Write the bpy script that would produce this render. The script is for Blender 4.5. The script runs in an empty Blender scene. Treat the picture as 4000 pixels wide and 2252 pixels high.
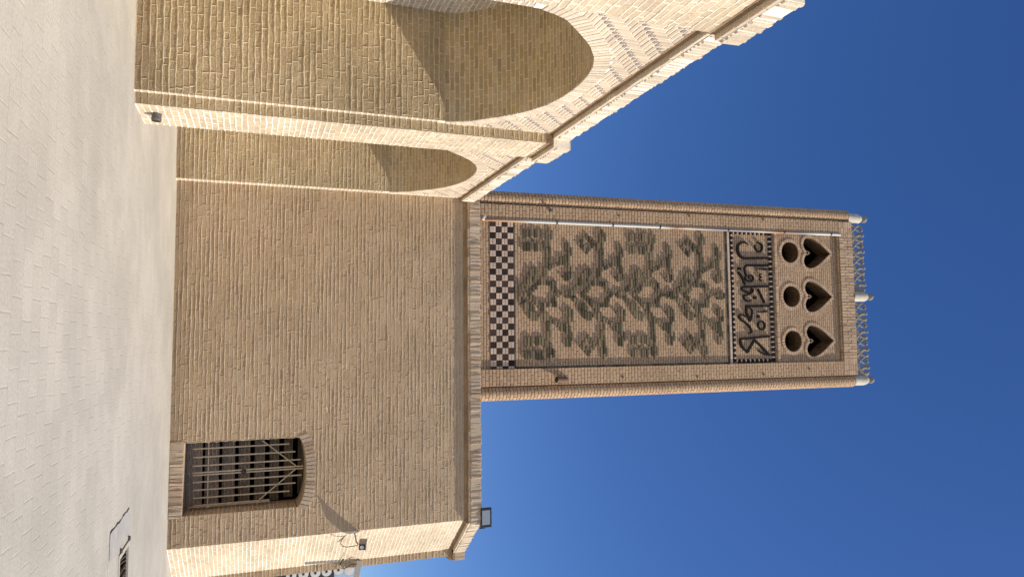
import bpy, math, random
from mathutils import Vector, Matrix
random.seed(7)
S = bpy.context.scene
COL = S.collection
# ------------------------------------------------------------------ camera
# orthonormal world axes expressed in (right, up, forward) of the upright photograph
F, CX, CY, CH = 2742.0, 2000.0, 1126.0, 1.6
def _n(v):
    l = math.sqrt(sum(c*c for c in v)); return [c/l for c in v]
def _cross(a, b): return [a[1]*b[2]-a[2]*b[1], a[2]*b[0]-a[0]*b[2], a[0]*b[1]-a[1]*b[0]]
UP = _n([140.0, 7475.0, F])
_yr = 1338.0-CY
_yu = -(UP[0]*_yr+UP[2]*F)/UP[1]
YD = _n([_yr, _yu, F])
XD = _cross(YD, UP)
if XD[0] < 0: XD = [-c for c in XD]
RM = [XD, YD, UP]
def ray(px, py):
    v = (py-CY, px-CX, F)
    return [sum(r[i]*v[i] for i in range(3)) for r in RM]
def on_y(px, py, Y):
    d = ray(px, py); t = Y/d[1]; return Vector((d[0]*t, Y, CH+d[2]*t))
def on_x(px, py, X):
    d = ray(px, py); t = X/d[0]; return Vector((X, d[1]*t, CH+d[2]*t))
cam = bpy.data.cameras.new("camera"); camo = bpy.data.objects.new("camera", cam); COL.objects.link(camo)
cx = [RM[i][1] for i in range(3)]; cyv = [-RM[i][0] for i in range(3)]; cz = [-RM[i][2] for i in range(3)]
camo.matrix_world = Matrix(((cx[0], cyv[0], cz[0], 0), (cx[1], cyv[1], cz[1], 0), (cx[2], cyv[2], cz[2], CH), (0, 0, 0, 1)))
cam.sensor_width = 36.0; cam.lens = F/4000*36; cam.clip_start = 0.05; cam.clip_end = 2000
S.camera = camo
S.render.resolution_x = 1024; S.render.resolution_y = 576
# ------------------------------------------------------------------ light
SUN = Vector((3.6, -1.0, 3.5)).normalized()
w = bpy.data.worlds.new("World"); S.world = w; w.use_nodes = True
nt = w.node_tree; nt.nodes.clear()
sky = nt.nodes.new('ShaderNodeTexSky'); sky.sky_type = 'NISHITA'; sky.sun_disc = False
sky.sun_elevation = math.asin(SUN.z); sky.sun_rotation = math.atan2(SUN.x, SUN.y)
sky.altitude = 1100; sky.air_density = 1.0; sky.dust_density = 0.8; sky.ozone_density = 2.2
bg = nt.nodes.new('ShaderNodeBackground'); bg.inputs[1].default_value = 0.1
wo = nt.nodes.new('ShaderNodeOutputWorld')
hsv = nt.nodes.new('ShaderNodeHueSaturation'); hsv.inputs['Saturation'].default_value = 1.27; hsv.inputs['Value'].default_value = 1.2; hsv.inputs['Hue'].default_value = 0.512; nt.links.new(sky.outputs[0], hsv.inputs['Color']); nt.links.new(hsv.outputs[0], bg.inputs[0]); nt.links.new(bg.outputs[0], wo.inputs[0])
sl = bpy.data.lights.new("sun", 'SUN'); sl.energy = 4.5; sl.angle = math.radians(0.5); sl.color = (1.0, 0.905, 0.77)
so = bpy.data.objects.new("sun", sl); COL.objects.link(so)
so.rotation_euler = SUN.to_track_quat('Z', 'Y').to_euler(); so.location = (20, -10, 30)
S.view_settings.view_transform = 'Standard'; S.view_settings.look = 'None'
S.view_settings.exposure = 0.25; S.view_settings.gamma = 1.0

# ------------------------------------------------------------------ materials
def mat_base(name, rough=0.9):
    m = bpy.data.materials.new(name); m.use_nodes = True
    t = m.node_tree; b = t.nodes['Principled BSDF']; b.inputs['Roughness'].default_value = rough
    b.inputs['Specular IOR Level'].default_value = 0.25
    return m, t, b
class N:
    """tiny node helper"""
    def __init__(s, t): s.t = t
    def new(s, k, **kw):
        n = s.t.nodes.new(k)
        for a, v in kw.items(): setattr(n, a, v)
        return n
    def set(s, sock, v):
        if hasattr(v, 'is_linked') or isinstance(v, bpy.types.NodeSocket): s.t.links.new(v, sock)
        else: sock.default_value = v
    def math(s, op, a, b=0.0, c=None, clamp=False):
        n = s.new('ShaderNodeMath', operation=op); n.use_clamp = clamp
        s.set(n.inputs[0], a); s.set(n.inputs[1], b)
        if c is not None: s.set(n.inputs[2], c)
        return n.outputs[0]
    def noise(s, vec, scale, detail=3, rough=0.55):
        n = s.new('ShaderNodeTexNoise'); s.set(n.inputs['Vector'], vec); n.inputs['Scale'].default_value = scale
        n.inputs['Detail'].default_value = detail; n.inputs['Roughness'].default_value = rough
        return n
    def mix(s, f, a, b, mode='MIX'):
        n = s.new('ShaderNodeMix', data_type='RGBA', blend_type=mode)
        s.set(n.inputs[0], f); s.set(n.inputs[6], a); s.set(n.inputs[7], b); return n.outputs[2]
    def ramp(s, f, stops, interp='LINEAR'):
        n = s.new('ShaderNodeValToRGB'); s.set(n.inputs[0], f); r = n.color_ramp; r.interpolation = interp
        while len(r.elements) > 1: r.elements.remove(r.elements[0])
        r.elements[0].position = stops[0][0]; r.elements[0].color = stops[0][1]
        for p, c in stops[1:]:
            e = r.elements.new(p); e.color = c
        return n.outputs[0]
    def smooth(s, v, lo, hi, a=0.0, b=1.0):
        n = s.new('ShaderNodeMapRange', interpolation_type='SMOOTHSTEP')
        s.set(n.inputs[0], v); n.inputs[1].default_value = lo; n.inputs[2].default_value = hi
        n.inputs[3].default_value = a; n.inputs[4].default_value = b; return n.outputs[0]
def c4(c): return (c[0], c[1], c[2], 1.0)

def brick_mat(name, course, length, joint, cols, mortar, bump=0.012, wavy=0.010, raised=True, rand=0.35, vv=.08, rough_bump=0.006, blotch=0.25, dirt=None, jblend=1.0, weird=0.0):
    """Courses run along U, stacked along V; UVs are metres on the wall."""
    m, t, b = mat_base(name); g = N(t)
    uv = g.new('ShaderNodeUVMap'); uv.uv_map = 'UVMap'
    geo = g.new('ShaderNodeNewGeometry')
    n1 = g.noise(uv.outputs[0], 2.3, 2); n2 = g.noise(uv.outputs[0], 11.0, 2)
    s1 = g.new('ShaderNodeVectorMath', operation='SUBTRACT'); t.links.new(n1.outputs['Color'], s1.inputs[0]); s1.inputs[1].default_value = (.5, .5, .5)
    s2 = g.new('ShaderNodeVectorMath', operation='SUBTRACT'); t.links.new(n2.outputs['Color'], s2.inputs[0]); s2.inputs[1].default_value = (.5, .5, .5)
    m1 = g.new('ShaderNodeVectorMath', operation='SCALE'); t.links.new(s1.outputs[0], m1.inputs[0]); m1.inputs['Scale'].default_value = wavy*2.2
    m2 = g.new('ShaderNodeVectorMath', operation='SCALE'); t.links.new(s2.outputs[0], m2.inputs[0]); m2.inputs['Scale'].default_value = wavy*1.6
    a1 = g.new('ShaderNodeVectorMath', operation='ADD'); t.links.new(uv.outputs[0], a1.inputs[0]); t.links.new(m1.outputs[0], a1.inputs[1])
    a2 = g.new('ShaderNodeVectorMath', operation='ADD'); t.links.new(a1.outputs[0], a2.inputs[0]); t.links.new(m2.outputs[0], a2.inputs[1])
    sp = g.new('ShaderNodeSeparateXYZ'); t.links.new(a2.outputs[0], sp.inputs[0])
    r = g.math('DIVIDE', sp.outputs[1], course)
    row = g.math('FLOOR', r); fr = g.math('SUBTRACT', r, row)
    uu = g.math('ADD', g.math('DIVIDE', sp.outputs[0], length), g.math('MULTIPLY', row, 17.5))
    v1 = g.new('ShaderNodeTexVoronoi', voronoi_dimensions='1D', feature='DISTANCE_TO_EDGE'); t.links.new(uu, v1.inputs['W']); v1.inputs['Scale'].default_value = 1.0; v1.inputs['Randomness'].default_value = rand
    v2 = g.new('ShaderNodeTexVoronoi', voronoi_dimensions='1D', feature='F1'); t.links.new(uu, v2.inputs['W']); v2.inputs['Scale'].default_value = 1.0; v2.inputs['Randomness'].default_value = rand
    dh = g.math('MULTIPLY', v1.outputs['Distance'], length)
    db = g.math('MULTIPLY', g.math('MINIMUM', fr, g.math('SUBTRACT', 1.0, fr)), course)
    nj = g.noise(uv.outputs[0], 7.0, 2)
    jw = g.math('MULTIPLY', g.math('SUBTRACT', nj.outputs[0], .5), joint*.9)
    d = g.math('SMOOTH_MIN', g.math('ADD', dh, joint*.12), db, joint*.5)
    d = g.math('ADD', d, jw)
    mask = g.smooth(d, joint*.28, joint*.62)
    wide = g.smooth(d, joint*.1, joint*1.2)
    rc = g.new('ShaderNodeSeparateColor'); t.links.new(v2.outputs['Color'], rc.inputs[0])
    nst = len(cols)
    bc = g.ramp(rc.outputs[0], [(i/nst, c4(c)) for i, c in enumerate(cols)], 'CONSTANT')
    fine = g.noise(geo.outputs['Position'], 38.0, 5, .7)
    fine2 = g.noise(geo.outputs['Position'], 120.0, 3, .7)
    big = g.noise(geo.outputs['Position'], .55, 4, .6)
    f1 = g.smooth(fine.outputs[0], .3, .7, .86, 1.10)
    hs = g.new('ShaderNodeHueSaturation'); t.links.new(bc, hs.inputs['Color']); t.links.new(g.smooth(rc.outputs[1], 0, 1, 1-vv, 1+vv), hs.inputs['Value'])
    bcv = g.new('ShaderNodeVectorMath', operation='SCALE'); t.links.new(hs.outputs[0], bcv.inputs[0]); t.links.new(f1, bcv.inputs['Scale'])
    mv = g.new('ShaderNodeVectorMath', operation='SCALE'); mv.inputs[0].default_value = mortar; t.links.new(g.smooth(fine.outputs[0], .3, .7, .86, 1.1), mv.inputs['Scale'])
    # some joints stay flush / stained like the brick
    jn = g.noise(geo.outputs['Position'], 1.7, 3, .6)
    jm = g.math('MULTIPLY', g.math('SUBTRACT', 1.0, mask), g.smooth(jn.outputs[0], .25, .5, jblend*.6, jblend))
    colr = g.mix(jm, bcv.outputs[0], mv.outputs[0])
    bl = g.smooth(big.outputs[0], .32, .68, 1.0-blotch, 1.0+blotch*.35)
    cv = g.new('ShaderNodeVectorMath', operation='SCALE'); t.links.new(colr, cv.inputs[0]); t.links.new(bl, cv.inputs['Scale'])
    out = cv.outputs[0]
    if dirt:   # splash-back grime along the foot of the wall (a band of real soiling)
        zz = g.new('ShaderNodeSeparateXYZ'); t.links.new(geo.outputs['Position'], zz.inputs[0])
        dn = g.noise(geo.outputs['Position'], 2.5, 4, .6)
        zf = g.math('ADD', zz.outputs[2], g.math('MULTIPLY', g.math('SUBTRACT', dn.outputs[0], .5), .55))
        out = g.mix(g.smooth(zf, 0.0, .38, dirt[3], 0.0), out, c4(dirt[:3]))
    t.links.new(out, b.inputs['Base Color'])
    if raised: h = g.math('SUBTRACT', 1.0, mask)
    else: h = wide
    tiltn = g.math('MULTIPLY', g.math('SUBTRACT', rc.outputs[2], .5), .55)
    hh = g.math('ADD', g.math('MULTIPLY', h, bump), g.math('MULTIPLY', g.math('MULTIPLY', tiltn, mask), bump))
    hh = g.math('ADD', hh, g.math('MULTIPLY', fine.outputs[0], rough_bump))
    hh = g.math('ADD', hh, g.math('MULTIPLY', fine2.outputs[0], rough_bump*.35))
    hh = g.math('ADD', hh, g.math('MULTIPLY', n2.outputs[0], rough_bump*1.4))
    bp = g.new('ShaderNodeBump'); bp.inputs['Strength'].default_value = 1.0; bp.inputs['Distance'].default_value = 1.0
    t.links.new(hh, bp.inputs['Height']); t.links.new(bp.outputs[0], b.inputs['Normal'])
    return m
def geo_brick_mat(name, cols, bumpd=0.004, rough=0.9, spec=.25, nscale=40.0, vary=.16, dirt=None, blotch=(.88, 1.08)):
    """for modelled bricks: colour from the per-brick face attribute"""
    m, t, b = mat_base(name, rough); g = N(t); b.inputs['Specular IOR Level'].default_value = spec
    at = g.new('ShaderNodeAttribute'); at.attribute_name = 'rnd'; geo = g.new('ShaderNodeNewGeometry')
    n = len(cols); bc = g.ramp(at.outputs['Fac'], [(i/n, c4(c)) for i, c in enumerate(cols)], 'CONSTANT')
    fine = g.noise(geo.outputs['Position'], nscale, 4, .7)
    big = g.noise(geo.outputs['Position'], .9, 3, .6)
    sc = g.new('ShaderNodeVectorMath', operation='SCALE'); t.links.new(bc, sc.inputs[0])
    t.links.new(g.math('MULTIPLY', g.smooth(fine.outputs[0], .3, .7, 1-vary, 1+vary*.8), g.smooth(big.outputs[0], .3, .7, *blotch)), sc.inputs['Scale'])
    out = sc.outputs[0]
    if dirt:
        zz = g.new('ShaderNodeSeparateXYZ'); t.links.new(geo.outputs['Position'], zz.inputs[0]); dn = g.noise(geo.outputs['Position'], 2.5, 4, .6)
        zf = g.math('ADD', zz.outputs[2], g.math('MULTIPLY', g.math('SUBTRACT', dn.outputs[0], .5), .55))
        out = g.mix(g.smooth(zf, 0.0, .38, dirt[3], 0.0), out, c4(dirt[:3]))
    t.links.new(out, b.inputs['Base Color'])
    bp = g.new('ShaderNodeBump'); bp.inputs['Strength'].default_value = 1.0; bp.inputs['Distance'].default_value = bumpd
    t.links.new(fine.outputs[0], bp.inputs['Height']); t.links.new(bp.outputs[0], b.inputs['Normal'])
    return m
def plain_mat(name, col, rough=.8, metal=0.0, var=.15, scale=20.0, spec=.3, col2=None, bumpd=.001):
    m, t, b = mat_base(name, rough); g = N(t); b.inputs['Metallic'].default_value = metal; b.inputs['Specular IOR Level'].default_value = spec
    geo = g.new('ShaderNodeNewGeometry'); n = g.noise(geo.outputs['Position'], scale, 5, .65)
    c2 = col2 if col2 else tuple(c*(1-var*2) for c in col)
    t.links.new(g.mix(g.smooth(n.outputs[0], .35, .7), c4(col), c4(c2)), b.inputs['Base Color'])
    bp = g.new('ShaderNodeBump'); bp.inputs['Distance'].default_value = bumpd; t.links.new(n.outputs[0], bp.inputs['Height']); t.links.new(bp.outputs[0], b.inputs['Normal'])
    return m

PALE = [(.60, .485, .355), (.58, .465, .34), (.63, .515, .375), (.56, .45, .325), (.60, .49, .365), (.56, .465, .345)]  # pale set for sun-facing faces: sunlight put into the brick colour
MORT = (.92, .84, .68)
M = {}
M['front'] = brick_mat('brick_front', .0859, .235, .027, [(.50,.365,.245),(.475,.345,.225),(.52,.38,.255),(.455,.325,.21),(.50,.37,.25),(.485,.355,.24)], (.78,.63,.46), bump=.024, wavy=.020, dirt=(.30,.21,.14,.5), blotch=.16, rough_bump=.010)
M['facade'] = brick_mat('brick_facade', .0859, .225, .027, PALE, MORT, bump=.012, wavy=.014, rough_bump=.004, blotch=.08)
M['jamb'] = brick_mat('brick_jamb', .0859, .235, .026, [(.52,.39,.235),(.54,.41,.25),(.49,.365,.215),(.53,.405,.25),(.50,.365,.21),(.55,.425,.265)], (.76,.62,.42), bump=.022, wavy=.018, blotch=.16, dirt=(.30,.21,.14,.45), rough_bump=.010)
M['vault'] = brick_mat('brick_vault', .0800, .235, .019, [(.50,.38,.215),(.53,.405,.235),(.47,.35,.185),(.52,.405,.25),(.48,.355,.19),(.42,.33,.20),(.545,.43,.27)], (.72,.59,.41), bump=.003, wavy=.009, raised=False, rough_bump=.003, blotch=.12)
M['tower'] = brick_mat('brick_tower', .105, .215, .017, [(0.518,0.343,0.203),(0.536,0.361,0.215),(0.501,0.328,0.189),(0.527,0.352,0.207),(0.544,0.373,0.226)], (.17,.10,.055), bump=.012, wavy=.005, raised=False, rough_bump=.003, blotch=.10, rand=.25, vv=.05)
M['field'] = brick_mat('brick_field', .0868, .24, .018, [(0.506,0.339,0.206),(0.531,0.360,0.221),(0.489,0.323,0.190),(0.514,0.348,0.209),(0.480,0.311,0.184)], (.20,.125,.07), bump=.010, wavy=.008, raised=False, rough_bump=.003, blotch=.10, rand=.4, vv=.06)
M['ground'] = brick_mat('paving', .243, .25, .011, [(.485,.460,.398),(.490,.465,.404),(.480,.453,.392),(.487,.461,.400),(.481,.455,.394),(.494,.468,.407)], (.45,.42,.355), bump=.002, wavy=.012, raised=False, rough_bump=.0015, blotch=.12, rand=.3, vv=.025, jblend=.95)
DIRT = (.27, .19, .12, .5)
M['fb'] = geo_brick_mat('front_wall_brick', [(0.474,0.339,0.206),(0.491,0.357,0.216),(0.457,0.326,0.192),(0.480,0.346,0.211),(0.446,0.314,0.183),(0.497,0.366,0.227)], .014, nscale=34, vary=.16, dirt=DIRT, blotch=(.92, 1.06))
M['fm'] = geo_brick_mat('front_wall_mortar', [(0.594,0.469,0.326),(0.558,0.432,0.298),(0.630,0.506,0.355)], .008, nscale=50, vary=.12, dirt=DIRT, blotch=(.92, 1.04))
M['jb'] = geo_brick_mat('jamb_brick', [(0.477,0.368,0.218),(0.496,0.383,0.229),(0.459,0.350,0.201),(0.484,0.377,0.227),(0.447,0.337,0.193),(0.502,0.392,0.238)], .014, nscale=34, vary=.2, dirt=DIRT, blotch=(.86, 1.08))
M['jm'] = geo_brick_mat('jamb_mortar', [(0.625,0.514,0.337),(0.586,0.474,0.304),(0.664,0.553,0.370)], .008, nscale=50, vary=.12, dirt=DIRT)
M['pb'] = geo_brick_mat('sunlit_wall_brick', [(0.604,0.478,0.323),(0.636,0.504,0.343),(0.572,0.452,0.304),(0.615,0.493,0.343),(0.551,0.436,0.294)], .008, nscale=34, vary=.12)  # brighter copy of the wall brick, sunlight painted into its colour
M['pm'] = geo_brick_mat('sunlit_wall_mortar', [(.90,.82,.66),(.93,.85,.69),(.87,.79,.63)], .006, nscale=50, vary=.08)
M['soldier'] = geo_brick_mat('soldier_brick', [(.46,.34,.225),(.41,.30,.20),(.50,.385,.26),(.37,.265,.175),(.46,.36,.26),(.54,.43,.30)], .010)
M['psoldier'] = geo_brick_mat('sunlit_soldier_brick', [(.66,.55,.41),(.62,.51,.38),(.70,.59,.44),(.58,.48,.36),(.64,.55,.43)], .006)  # lighter soldier copy for sun-facing runs, sunlight put into the colour
M['mortar'] = plain_mat('mortar', (.92,.84,.68), .95, var=.05, scale=9, bumpd=.006)
M['tmortar'] = plain_mat('tower_mortar', (.26,.175,.12), .95, var=.06, scale=14, bumpd=.004)
M['herring'] = geo_brick_mat('herringbone_brick', [(.62,.51,.38),(.59,.48,.35),(.65,.54,.40),(.56,.46,.35),(.34,.27,.24)], .003, vary=.10)
M['stain_shade'] = plain_mat('stained_shaded_course', (.34,.22,.12), .9, scale=3.5, col2=(.22,.14,.075), bumpd=.012)  # brown stain, darkened further to paint in shade under the projecting courses
M['relief'] = geo_brick_mat('relief_brick', [(.185,.150,.090),(.235,.185,.11),(.14,.115,.072),(.29,.22,.135),(.095,.08,.052)], .006, nscale=60, vary=.3)
M['tbrick'] = geo_brick_mat('tower_header_brick', [(0.547,0.385,0.247),(0.574,0.406,0.264),(0.521,0.359,0.228),(0.601,0.432,0.287),(0.486,0.329,0.204)], .004)
M['darkbrick'] = geo_brick_mat('dark_glazed_brick', [(.050,.033,.027),(.065,.043,.033),(.035,.025,.022),(.085,.055,.042)], .008, rough=.8, spec=.12, nscale=70, vary=.35)
M['lightsq'] = geo_brick_mat('light_checker_brick', [(.62,.475,.36),(.65,.50,.38),(.59,.45,.335)], .004)
M['olive'] = geo_brick_mat('olive_strip_brick', [(.13,.115,.085),(.10,.085,.06),(.16,.135,.095),(.07,.06,.045)], .005)
M['glaze'] = plain_mat('black_glazed_tile', (.016,.011,.009), .6, spec=.18, var=.2, scale=16)
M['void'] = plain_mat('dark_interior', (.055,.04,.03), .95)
M['plaster'] = plain_mat('white_plaster', (.56,.51,.41), .85, scale=5, col2=(.42,.38,.30), bumpd=.004)
M['stone'] = plain_mat('grey_cast_stone', (.27,.25,.22), .85, scale=14, col2=(.18,.165,.145), bumpd=.004)
M['lining'] = brick_mat('dark_brown_lining', .2, .087, .02, [(.17,.105,.06),(.20,.125,.07),(.14,.09,.05)], (.08,.05,.03), bump=.008, wavy=.004, raised=False, blotch=.2)  # sides of the vent openings, darker brown than the wall field
M['roof'] = plain_mat('mud_roof', (.42,.33,.23), .95, scale=3)
M['bar'] = plain_mat('painted_bar', (.62,.50,.33), .55, var=.12, scale=18, spec=.4)
M['chain'] = plain_mat('dark_chain', (.10,.09,.08), .5, metal=.7)
M['wood'] = plain_mat('old_wood', (.20,.12,.075), .85, scale=25)
M['black'] = plain_mat('black_metal', (.02,.022,.028), .4, spec=.5)
M['rubber'] = plain_mat('black_cable', (.02,.016,.014), .6)
M['glass'] = plain_mat('lamp_glass', (.30,.33,.36), .18, spec=.6, var=.03)
M['grey'] = plain_mat('beige_camera_housing', (.36,.31,.24), .5, var=.06)
M['white'] = plain_mat('white_metal', (.62,.60,.54), .45, var=.05)
M['dgrey'] = plain_mat('dark_grey_plastic', (.14,.13,.12), .45)
M['frame'] = plain_mat('pit_frame', (.52,.49,.42), .7, var=.06)
M['slat'] = plain_mat('rusty_slat', (.20,.15,.10), .6, metal=.3, scale=12)
M['crack'] = plain_mat('crack_dark', (.03,.025,.02), .95)
M['slab'] = plain_mat('stained_slab', (.44,.43,.40), .9, scale=3.0, col2=(.36,.35,.335), bumpd=.004)
M['signdark'] = plain_mat('dark_sign_board', (.05,.042,.04), .6)
M['signwhite'] = plain_mat('white_sign_disc', (.62,.62,.60), .5, var=.03)
M['signblue'] = plain_mat('pale_blue_board', (.42,.55,.70), .4, var=.02)
# drainpipe: bare white zinc with rusty and primed lengths
def pipe_mat():
    m, t, b = mat_base('drainpipe_paint', .45); g = N(t); geo = g.new('ShaderNodeNewGeometry')
    s = g.new('ShaderNodeSeparateXYZ'); t.links.new(geo.outputs['Position'], s.inputs[0])
    n = g.noise(geo.outputs['Position'], 6, 4); z = g.math('ADD', s.outputs[2], g.math('MULTIPLY', n.outputs[0], .5))
    f = g.math('DIVIDE', g.math('SUBTRACT', z, 7.5), 13.5)
    rust, wh, pr, lil = (.34,.17,.08,1), (.60,.60,.54,1), (.50,.33,.20,1), (.26,.22,.22,1)
    c = g.ramp(f, [(0, (.10,.05,.04,1)), (.03, rust), (.10, pr), (.14, wh), (.46, wh), (.50, rust), (.53, (.55,.48,.36,1)), (.62, lil), (.70, lil), (.74, (.5,.42,.3,1)), (.80, rust), (.86, lil), (.92, wh)])
    t.links.new(c, b.inputs['Base Color']); return m
M['pipe'] = pipe_mat()

# ------------------------------------------------------------------ mesh builder
class MB:
    def __init__(s): s.v = []; s.f = []; s.uv = []; s.r = []; s.m = []
    def face(s, pts, uvs=None, rnd=0.0, mi=0):
        i = len(s.v); s.v.extend([tuple(p) for p in pts]); s.f.append(tuple(range(i, i+len(pts))))
        s.uv.append(uvs if uvs else [(p[0]+p[1], p[2]) for p in pts]); s.r.append(rnd); s.m.append(mi)
    def box(s, o, u, v, n, uvscale=True, rnd=None, inset=0.0, mi=0, back=False, jit=0.0):
        """o corner; u,v,n edge vectors (n = outward). inset chamfers the front face."""
        o, u, v, n = Vector(o), Vector(u), Vector(v), Vector(n)
        r = random.random() if rnd is None else rnd
        def J(): return Vector((random.uniform(-jit, jit), random.uniform(-jit, jit), random.uniform(-jit, jit))) if jit else Vector((0, 0, 0))
        b0, b1, b2, b3 = o, o+u, o+u+v, o+v
        iu = u.normalized()*inset; iv = v.normalized()*inset
        t0, t1, t2, t3 = o+n+iu+iv+J(), o+u+n-iu+iv+J(), o+u+v+n-iu-iv+J(), o+v+n+iu-iv+J()
        lu, lv, ln = u.length, v.length, n.length
        s.face([t0, t1, t2, t3], [(0, 0), (lu, 0), (lu, lv), (0, lv)], r, mi)
        if inset > 0:
            k = n*(1-min(.8, inset/max(ln, 1e-6)))
            m0, m1, m2, m3 = b0+k, b1+k, b2+k, b3+k
            for a, b, c, d, L in ((m0, m1, t1, t0, lu), (m1, m2, t2, t1, lv), (m2, m3, t3, t2, lu), (m3, m0, t0, t3, lv)):
                s.face([a, b, c, d], [(0, 0), (L, 0), (L, inset), (0, inset)], r, mi)
        else: m0, m1, m2, m3 = t0, t1, t2, t3
        for a, b, c, d, L in ((b0, b1, m1, m0, lu), (b1, b2, m2, m1, lv), (b2, b3, m3, m2, lu), (b3, b0, m0, m3, lv)):
            s.face([a, b, c, d], [(0, 0), (L, 0), (L, ln), (0, ln)], r, mi)
        if back: s.face([b3, b2, b1, b0], [(0, 0), (lu, 0), (lu, lv), (0, lv)], r, mi)
    def abox(s, x0, x1, y0, y1, z0, z1, rnd=None, mi=0):
        """axis box with UVs that carry wall metres: U horizontal, V height"""
        r = random.random() if rnd is None else rnd
        P = lambda x, y, z: Vector((x, y, z))
        s.face([P(x0,y0,z0), P(x1,y0,z0), P(x1,y0,z1), P(x0,y0,z1)], [(x0,z0),(x1,z0),(x1,z1),(x0,z1)], r, mi)
        s.face([P(x1,y1,z0), P(x0,y1,z0), P(x0,y1,z1), P(x1,y1,z1)], [(x1,z0),(x0,z0),(x0,z1),(x1,z1)], r, mi)
        s.face([P(x1,y0,z0), P(x1,y1,z0), P(x1,y1,z1), P(x1,y0,z1)], [(y0,z0),(y1,z0),(y1,z1),(y0,z1)], r, mi)
        s.face([P(x0,y1,z0), P(x0,y0,z0), P(x0,y0,z1), P(x0,y1,z1)], [(y1,z0),(y0,z0),(y0,z1),(y1,z1)], r, mi)
        s.face([P(x0,y0,z1), P(x1,y0,z1), P(x1,y1,z1), P(x0,y1,z1)], [(x0,y0),(x1,y0),(x1,y1),(x0,y1)], r, mi)
        s.face([P(x0,y1,z0), P(x1,y1,z0), P(x1,y0,z0), P(x0,y0,z0)], [(x0,y1),(x1,y1),(x1,y0),(x0,y0)], r, mi)
    def tube(s, pts, rad, seg=8, caps=True, rnd=.5, flat=None):
        pts = [Vector(p) for p in pts]; rings = []
        rads = rad if isinstance(rad, (list, tuple)) else [rad]*len(pts)
        prev = None
        for i, p in enumerate(pts):
            d = (pts[min(i+1, len(pts)-1)]-pts[max(i-1, 0)]).normalized()
            if prev is None:
                a = Vector((0, 0, 1)) if abs(d.z) < .9 else Vector((1, 0, 0))
                x = d.cross(a).normalized()
            else: x = (prev-d*prev.dot(d)).normalized()
            prev = x; y = d.cross(x)
            rings.append([p+(x*math.cos(2*math.pi*k/seg)+y*math.sin(2*math.pi*k/seg))*rads[i] for k in range(seg)])
        L = 0
        for i in range(len(pts)-1):
            l2 = L+(pts[i+1]-pts[i]).length
            for k in range(seg):
                k2 = (k+1) % seg; c = 2*math.pi*rads[i]/seg
                s.face([rings[i][k2], rings[i][k], rings[i+1][k], rings[i+1][k2]], [((k+1)*c, L), (k*c, L), (k*c, l2), ((k+1)*c, l2)], rnd)
            L = l2
        if caps:
            s.face(rings[0], None, rnd); s.face(rings[-1][::-1], None, rnd)
    def lathe(s, c, prof, seg=20, axis=Vector((0, 0, 1)), xa=None, rnd=.5, a0=0, a1=2*math.pi):
        c = Vector(c); axis = Vector(axis).normalized()
        x = Vector(xa) if xa else (Vector((1, 0, 0)) if abs(axis.x) < .9 else Vector((0, 1, 0)))
        x = (x-axis*x.dot(axis)).normalized(); y = axis.cross(x)
        R = []
        for r_, h in prof:
            R.append([c+axis*h+(x*math.cos(a0+(a1-a0)*k/seg)+y*math.sin(a0+(a1-a0)*k/seg))*r_ for k in range(seg+1)])
        for i in range(len(prof)-1):
            for k in range(seg):
                w_ = max(prof[i][0], .01)*(a1-a0)/seg
                s.face([R[i][k], R[i][k+1], R[i+1][k+1], R[i+1][k]], [(k*w_, prof[i][1]), ((k+1)*w_, prof[i][1]), ((k+1)*w_, prof[i+1][1]), (k*w_, prof[i+1][1])], rnd)
    def obj(s, name, mats, parent=None, smooth=False, label=None, merge=False):
        me = bpy.data.meshes.new(name); me.from_pydata(s.v, [], s.f)
        ul = me.uv_layers.new(name='UVMap'); k = 0; buf = []
        for u in s.uv:
            for a in u: buf.extend((a[0], a[1]))
        ul.data.foreach_set('uv', buf)
        at = me.attributes.new('rnd', 'FLOAT', 'FACE'); at.data.foreach_set('value', s.r)
        for mm in (mats if isinstance(mats, (list, tuple)) else [mats]): me.materials.append(M[mm])
        me.polygons.foreach_set('material_index', s.m)
        if smooth or merge:
            import bmesh
            bm = bmesh.new(); bm.from_mesh(me); bmesh.ops.remove_doubles(bm, verts=bm.verts, dist=1e-5); bm.to_mesh(me); bm.free()
        if smooth:
            me.polygons.foreach_set('use_smooth', [True]*len(me.polygons))
            me.set_sharp_from_angle(angle=math.radians(40))
        me.update()
        o = bpy.data.objects.new(name, me); COL.objects.link(o)
        if parent: o.parent = parent; o.matrix_parent_inverse = parent.matrix_world.inverted()
        if label: o['label'] = label
        return o
def thing(name, label, cat, loc=(0, 0, 0), group=None):
    o = bpy.data.objects.new(name, None); COL.objects.link(o); o.location = loc; o.empty_display_size = .2
    o.matrix_world = Matrix.Translation(loc)
    o['label'] = label; o['category'] = cat
    if group: o['group'] = group
    return o

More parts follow.
